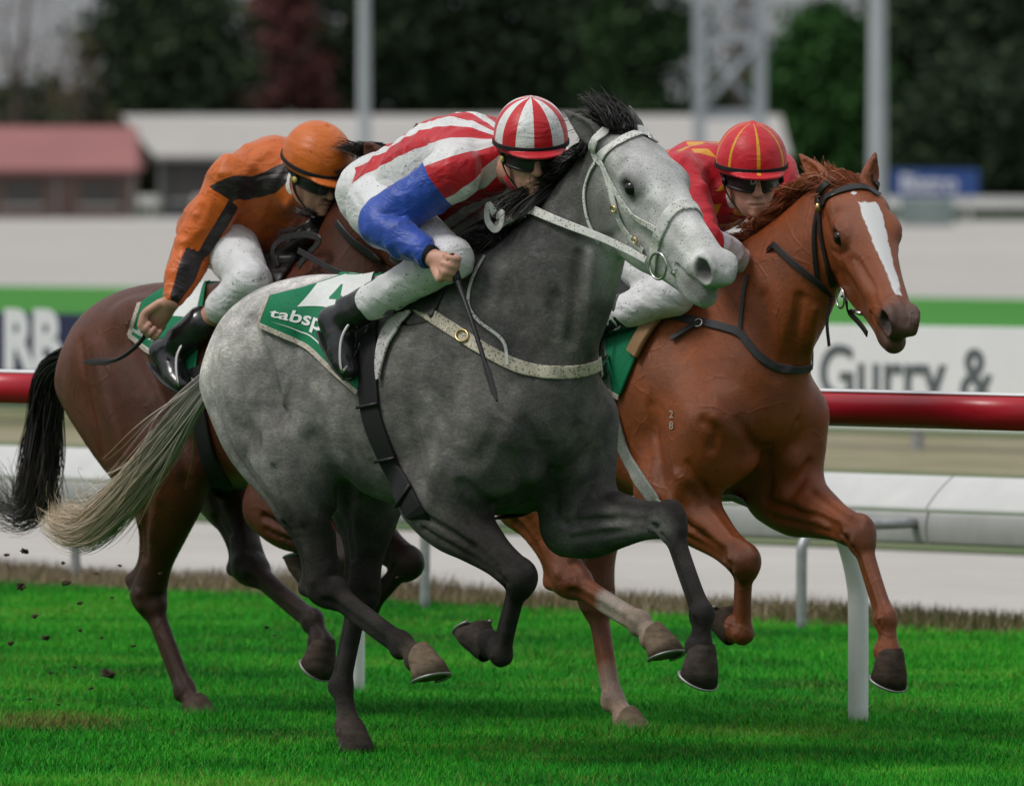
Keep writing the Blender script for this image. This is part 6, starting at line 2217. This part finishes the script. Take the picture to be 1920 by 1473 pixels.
    g.ell(hp(.09, 0, .032), (.075, .085, .012), k=.012, R=R)           # peak
    g.ell(hp(-.012, 0, .172), (.011, .011, .009), k=.006, R=R)         # button
    V, Q = g.mesh(1)
    rel = (V - hp(-.01, 0, .05)) @ R.T
    hm = mesh_obj('helmet', V, Q, cap_fn, e, True, {'ang': np.arctan2(rel[:, 1], rel[:, 0]), 'elev': rel[:, 2], 'front': rel[:, 0]})
    a = np.linspace(0, 2 * math.pi, 40)
    bandP = np.array([hp(-.008 + math.cos(t) * .1345, math.sin(t) * .1135, .036 + .012 * math.cos(t)) for t in a])
    bn = np.array([nrm(math.cos(t) * R[0] + math.sin(t) * R[1]) for t in a])
    Vb, Fb = strap_mesh(bandP, bn, .014, .004); mesh_obj('helmet_band', Vb, Fb, L_webb, hm, False)
    # skull liner seen under the peak
    g = Clay.box(hc - .17, hc + .17, .006); g.PAD = .05
    g.ell(hp(.0, 0, .03), (.112, .096, .085), k=.004, R=R); g.ell(hp(.05, 0, -.072), (.12, .12, .080), k=.01, R=R, op='cut')
    V, Q = g.mesh(1); mesh_obj('liner', V, Q, L_black, hm)
    for q in (-1, 1):
        ch = catmull([hp(.02, q * .098, .035), hp(.018, q * .088, -.03), hp(.03, q * .065, -.075), hp(.055, q * .02, -.122), hp(.056, 0, -.126)], 24)
        Vc, Fc = strap_mesh(ch, np.array([nrm(R[1] * q * (1 - t) + (-R[2]) * t) for t in np.linspace(0, 1, 24)]), .020, .004); mesh_obj('chin_strap', Vc, Fc, L_webb, hm, False)
    go = []
    a = np.linspace(-1.25, 1.25, 30)
    lens = []
    for dz in (-.020, 0, .020):
        lens.append([hp(-.014 + math.cos(t) * (.1195 - abs(dz) * .2), math.sin(t) * .093, -.003 + dz - .004 * math.cos(2 * t)) for t in a])
    lens = np.array(lens)
    q = np.arange(90).reshape(3, 30)
    Fq = np.stack([q[:-1, :-1], q[:-1, 1:], q[1:, 1:], q[1:, :-1]], -1).reshape(-1, 4)
    gl = mesh_obj('goggles', np.concatenate([lens.reshape(-1, 3), (lens + (-R[0] * .003)).reshape(-1, 3)]), np.concatenate([Fq, Fq[:, ::-1] + 90]), M_lens, e, True)
    rim = np.concatenate([lens[0], lens[1:2, -1], lens[2][::-1], lens[1:2, 0], lens[0][:1]])
    MB().tube(catmull(rim, 90), .005, 6).build('rim', L_black, gl)
    for s in (-1, 1):
        t = 1.25 * s
        c0 = hp(-.012 + math.cos(t) * .1195, math.sin(t) * .096, -.007)
        MB().tube([c0, c0 + R[1] * s * .008], .011, 14).build('stud', opts['stud'], gl)
        st_ = catmull([c0, hp(-.06, s * .094, .022), hp(-.11, s * .06, .03)], 10)
        Vc, Fc = strap_mesh(st_, np.tile(R[1] * s, (10, 1)), .016, .004); mesh_obj('goggle_strap', Vc, Fc, L_webb, gl, False)
    # collar
    if opts.get('collar'):
        a = np.linspace(0, 2 * math.pi, 26)
        na = nrm(hp(0, 0, 0) - che)
        s1 = nrm(np.cross(na, [0, 1, 0])); s2 = np.cross(na, s1)
        cp = np.array([nk + na * -.02 + (s1 * math.cos(t) * .066 + s2 * math.sin(t) * .066) for t in a])
        Vc, Fc = strap_mesh(cp, np.array([nrm(s1 * math.cos(t) + s2 * math.sin(t)) for t in a]), .04, .004)
        mesh_obj('collar', Vc, Fc, opts['collar'], e, False)
    # wrist bands
    for s in (-1, 1):
        q = J[s]; f = nrm(q['wri'] - q['elb'])
        MB().tube([q['wri'] - f * .075, q['wri'] - f * .035, q['wri'] - f * .005], [.041, .037, .034], 18).build('cuff', opts.get('cuffm', L_webb), e)
    return e, R, hp


L_sole = leather('boot_sole', (.06, .06, .062), .45)
t = NT('goggle_lens'); t.set((.03, .03, .033), .2, 0, .4, .2); M_lens = t.m
t = NT('black_boot')
t.set(t.ramp(t.noise(20, 4), [(.3, (.010, .010, .011)), (.7, (.022, .022, .024))]), .24, 0, .5, .3); t.bump(t.noise(30, 4, .6), .15, .006)
M_boot = t.m


def limbs(fr, near, far_over=None):
    """near side from pixels (px, py, lateral); the far side mirrors it unless given"""
    N = {k: fr.at(*v) for k, v in near.items() if k != 'grip'}
    N['grip'] = np.array(near.get('grip', (0, 1, 0)), float)
    Fr = {k: v * np.array([1, -1, 1]) for k, v in N.items()}
    if far_over:
        for k, v in far_over.items(): Fr[k] = np.array(v, float) if k == 'grip' else (Fr['sho'] + np.array(v[1:]) if v[0] == 'sho' else fr.at(*v))
    return {-1: N, 1: Fr}


# --- the striped jockey on the grey
def stripes(t):
    a = t.attr('around', 'Fac'); sl = t.math('GREATER_THAN', t.attr('sleeve', 'Fac'), 0.0)
    w = t.math('FRACT', t.math('ADD', t.math('MULTIPLY', a, 1.30), .30))
    w = t.math('GREATER_THAN', t.math('ADD', w, t.math('MULTIPLY', t.math('SUBTRACT', t.noise(10, 2), .5), .10)), .5)
    c = t.mix(w, (.74, .74, .73), (.56, .008, .018))
    return t.mix(sl, c, (.022, .075, .42))


def cap_stripes(t):
    w = t.math('FRACT', t.math('ADD', t.math('MULTIPLY', t.attr('ang', 'Fac'), 3.5 / math.pi), .62))
    c = t.mix(t.math('GREATER_THAN', w, .5), (.76, .76, .75), (.60, .008, .018))
    return t.mix(t.math('LESS_THAN', t.attr('elev', 'Fac'), -.004), c, (.60, .008, .018))


def breeches_mat(name, mud):
    return silk(name, flat_col((.76, .76, .77)), mud, .55)


JG = limbs(GREY, dict(sho=(850, 325, -.215), elb=(712, 418, -.345), wri=(812, 484, -.33), kn=(850, 502, -.33), grip=(.25, -.1, -.95),
                      hip=(705, 388, -.15), knee=(848, 486, -.22), ank=(660, 585, -.29), heel=(612, 606, -.31), toe=(655, 695, -.31)),
           dict(elb=('sho', .06, .06, -.25), wri=('sho', .24, -.10, -.22), kn=('sho', .33, -.15, -.22), grip=(0, .9, .4)))
JG['pelvis'] = GREY.at(732, 362, 0); JG['chest'] = GREY.at(868, 302, -.01)
RED_W = silk('silk_striped', stripes, .75)
yel_stud = plain('yellow_stud', (.55, .48, .12), .4, 0, .1, 60)
jockey(GREY, 'person', 'jockey in red and white striped silks with blue sleeves crouched on the grey horse', JG, (GREY.at(996, 287, -.05), -.50, .30, .05), RED_W, breeches_mat('breeches_muddy', 1.1), M_boot,
       silk('cap_striped', cap_stripes, .5, .42, .22), dict(seed=3, stud=yel_stud, cap=.05, shin=[.064, .064, .060]))

# --- the orange jockey on the bay
def orange_black(t):
    sl = t.math('GREATER_THAN', t.attr('sleeve', 'Fac'), 0.0); sa = t.attr('sa', 'Fac')
    z = t.attr('high', 'Fac'); al = t.attr('along_', 'Fac')
    wob = t.math('MULTIPLY', t.math('SUBTRACT', t.noise(7, 2), .5), .05)
    seam = t.math('LESS_THAN', t.math('ABSOLUTE', t.math('ADD', t.math('ADD', z, .055), wob)), .035)
    c = t.mix(seam, (.62, .13, .012), (.018, .012, .014))
    st = t.math('LESS_THAN', t.math('ABSOLUTE', t.math('SUBTRACT', t.math('ABSOLUTE', t.math('SUBTRACT', sa, 1.35)), 1.15)), .55)
    return t.mix(sl, c, t.mix(st, (.66, .13, .012), (.018, .012, .014)))


JB = limbs(BAY, dict(sho=(436, 335, -.20), elb=(360, 470, -.27), wri=(322, 565, -.37), kn=(288, 604, -.38), grip=(.5, -.2, .8),
                     hip=(425, 455, -.12), knee=(472, 528, -.25), ank=(340, 640, -.29), heel=(294, 664, -.30), toe=(345, 722, -.32)),
           dict(elb=('sho', .08, .06, -.25), wri=('sho', .28, -.10, -.27), kn=('sho', .37, -.14, -.28), grip=(0, .9, .4)))
JB['pelvis'] = BAY.at(425, 425, 0); JB['chest'] = BAY.at(518, 340, -.01)
OR_B = silk('silk_orange', orange_black, .7)
cap_o = silk('cap_orange', flat_col((.68, .15, .012)), .6, .42, .22)
jockey(BAY, 'person', 'jockey in orange and black silks with orange cap on the bay horse', JB, (BAY.at(592, 324, -.05), -.08, .50, .05), OR_B, breeches_mat('breeches_clean', .5), M_boot, cap_o,
       dict(seed=13, stud=yel_stud, cap=.0, waist=-.10, seat=(.02, 0, -.04), seat_r=(.12, .14, .11), collar=M_ink, boot=.30, cuff=.62, shin=[.068, .062, .05], cuffm=M_skin))

# --- the red and yellow jockey on the chestnut
def red_yellow(t):
    a = t.attr('around', 'Fac'); al = t.attr('along_', 'Fac'); sl = t.math('GREATER_THAN', t.attr('sleeve', 'Fac'), 0.0)
    p = t.math('FRACT', t.math('MULTIPLY', t.math('ADD', t.math('MULTIPLY', al, 6.5), t.math('MULTIPLY', a, 1.25)), 1.0))
    q = t.math('FRACT', t.math('MULTIPLY', t.math('SUBTRACT', t.math('MULTIPLY', al, 6.5), t.math('MULTIPLY', a, 1.25)), 1.0))
    d = t.math('MULTIPLY', t.math('LESS_THAN', p, .45), t.math('LESS_THAN', q, .45))
    c = t.mix(d, (.55, .006, .020), (.70, .33, .010))
    seam = t.math('LESS_THAN', t.math('ABSOLUTE', t.math('SUBTRACT', al, .44)), .008)
    c = t.mix(seam, c, (.70, .36, .012))
    arm = t.mix(t.math('GREATER_THAN', t.attr('st', 'Fac'), .55), (.55, .006, .020), (.74, .70, .78))
    return t.mix(sl, c, arm)


def cap_red(t):
    w = t.math('FRACT', t.math('ADD', t.math('MULTIPLY', t.attr('ang', 'Fac'), 4 / math.pi), .55))
    ln = t.math('LESS_THAN', t.math('ABSOLUTE', t.math('SUBTRACT', w, .5)), .055)
    ln = t.math('MULTIPLY', ln, t.math('GREATER_THAN', t.attr('elev', 'Fac'), -.01))
    return t.mix(ln, (.62, .010, .022), (.72, .36, .012))


JC = limbs(CHES, dict(sho=(1272, 335, -.20), elb=(1318, 455, -.27), wri=(1400, 492, -.07), kn=(1425, 520, .0), grip=(0, .9, .4),
                      hip=(1165, 450, -.12), knee=(1262, 552, -.25), ank=(1110, 605, -.28), heel=(1080, 620, -.30), toe=(1120, 700, -.32)),
           dict(elb=('sho', .14, .05, -.22), wri=('sho', .33, -.08, -.26), kn=('sho', .41, -.12, -.28), grip=(0, .9, .4)))
JC['pelvis'] = CHES.at(1185, 398, 0); JC['chest'] = CHES.at(1318, 352, -.01)
RED_Y = silk('silk_red_yellow', red_yellow, .15)
cap_r = silk('cap_red', cap_red, .1, .42, .22)
e3, R3, hp3 = jockey(CHES, 'person', 'jockey in red and yellow silks with red cap on the chestnut horse', JC, (CHES.at(1409, 330, -.03), -.50, .26, .02), RED_Y, breeches_mat('breeches_white', .25), M_boot, cap_r,
                     dict(seed=23, stud=L_black, cap=.05, collar=M_ink, cuffm=plain('white_glove', (.7, .68, .74), .7)))
V, Fc = text_mesh('LAS', .024, .001, .001)
V = V - np.array([V[:, 0].max() / 2, V[:, 1].mean(), 0])
for o_ in [c for c in e3.children if c.name.startswith('helmet')]:
    a = V[:, 0] / .12
    P = np.array([hp3(.002 + math.cos(q) * .116, -.012 + math.sin(q) * .1,   .012 + yy) for q, yy in zip(a, V[:, 1])])
    mesh_obj('maker_mark', P, Fc, M_ink, o_, False)

# --- whips
def whip(fr, label, pts, rr, flap=None):
    e = fr.empty('whip', label, 'whip')
    P = catmull([fr.at(*p) for p in pts], 40)
    MB().tube(P, np.interp(np.linspace(0, 1, 40), [0, .25, .3, .75, .8, 1], rr), 10).build('shaft', L_black, e)
    i = int(40 * .28)
    MB().tube(P[:i], rr[0] * 1.25, 10).build('handle', L_webb, e)
    Vf, Ff = strap_mesh(P[-11:], np.tile(nrm([.3, -.9, .2]), (11, 1)), np.interp(np.linspace(0, 1, 11), [0, .3, .8, 1], [.010, .022, .020, .004]), .005)
    mesh_obj('flap', Vf, Ff, L_black, e, False)


whip(GREY, 'black whip held downward by the striped jockey', [(846, 478, -.335), (858, 525, -.345), (884, 600, -.36), (908, 675, -.37), (932, 752, -.38)], [.010, .010, .008, .007, .007, .004])
whip(BAY, 'black whip trailing back from the orange jockey hand', [(306, 566, -.375), (285, 605, -.385), (258, 646, -.39), (215, 675, -.40), (158, 679, -.41)], [.011, .011, .008, .007, .007, .005])

# freeze brand on the chestnut's shoulder
for ch, py in (('2', 783), ('8', 804)):
    V, Fc = text_mesh(ch, 1.0, 0.0, .01); V, Fc = refine(V[:, :2], Fc, 2)
    pix = np.stack([1254 + V[:, 0] * 17, py - V[:, 1] * 20], 1)
    mesh_obj('brand_mark', CHES.hit(cc, pix, .0035), Fc, plain('brand_hair', (.42, .33, .28), .8), ches_e, False)

# ------------------------------------------------------------ flying turf
M_soil = plain('soil', (.055, .036, .022), .95, vary=.5, scale=60, bump=.6)
rc = np.random.default_rng(5)
CL = [(203, 1262, 30, 'large clod of soil flying behind the bay horse at the lower left')]
for (px, py, sz) in [(45, 1032, 18), (125, 1092, 16), (40, 1100, 20), (85, 1195, 16), (20, 1205, 12), (65, 1155, 14), (150, 1180, 10), (190, 1195, 8), (30, 985, 12), (60, 975, 10), (12, 1040, 10), (180, 1075, 8), (118, 1055, 10), (150, 1130, 9), (170, 1290, 10),
                     (225, 1060, 8), (300, 1075, 8), (265, 1035, 7), (210, 1120, 7), (95, 1260, 9), (500, 1175, 9), (515, 1190, 6), (745, 1082, 7), (1008, 1035, 6), (250, 1210, 8), (140, 1250, 8), (55, 1310, 9), (110, 1320, 8)]:
    CL.append((px, py, sz, None))
for i, (px, py, sz, lb) in enumerate(CL):
    bm = bmesh.new(); bmesh.ops.create_icosphere(bm, subdivisions=2, radius=1.0)
    V = np.array([v_.co[:] for v_ in bm.verts]); Fc = [[v_.index for v_ in f.verts] for f in bm.faces]; bm.free()
    s_ = sz / 2 / 560
    V = V * (1 + .35 * rc.normal(size=(len(V), 1))) * np.array([1, .8, .55]) * s_
    V = V @ rotz(rc.uniform(0, 6)).T
    w = world_at(px, py, 34.6 + rc.uniform(-.4, .4))
    o = mesh_obj('turf_clod', V, Fc, M_soil, None, False)
    o.location = w
    tag(o, lb or 'small dark fleck of turf flying in the air behind the horses', 'clod', 'clods of turf thrown up by the hooves')
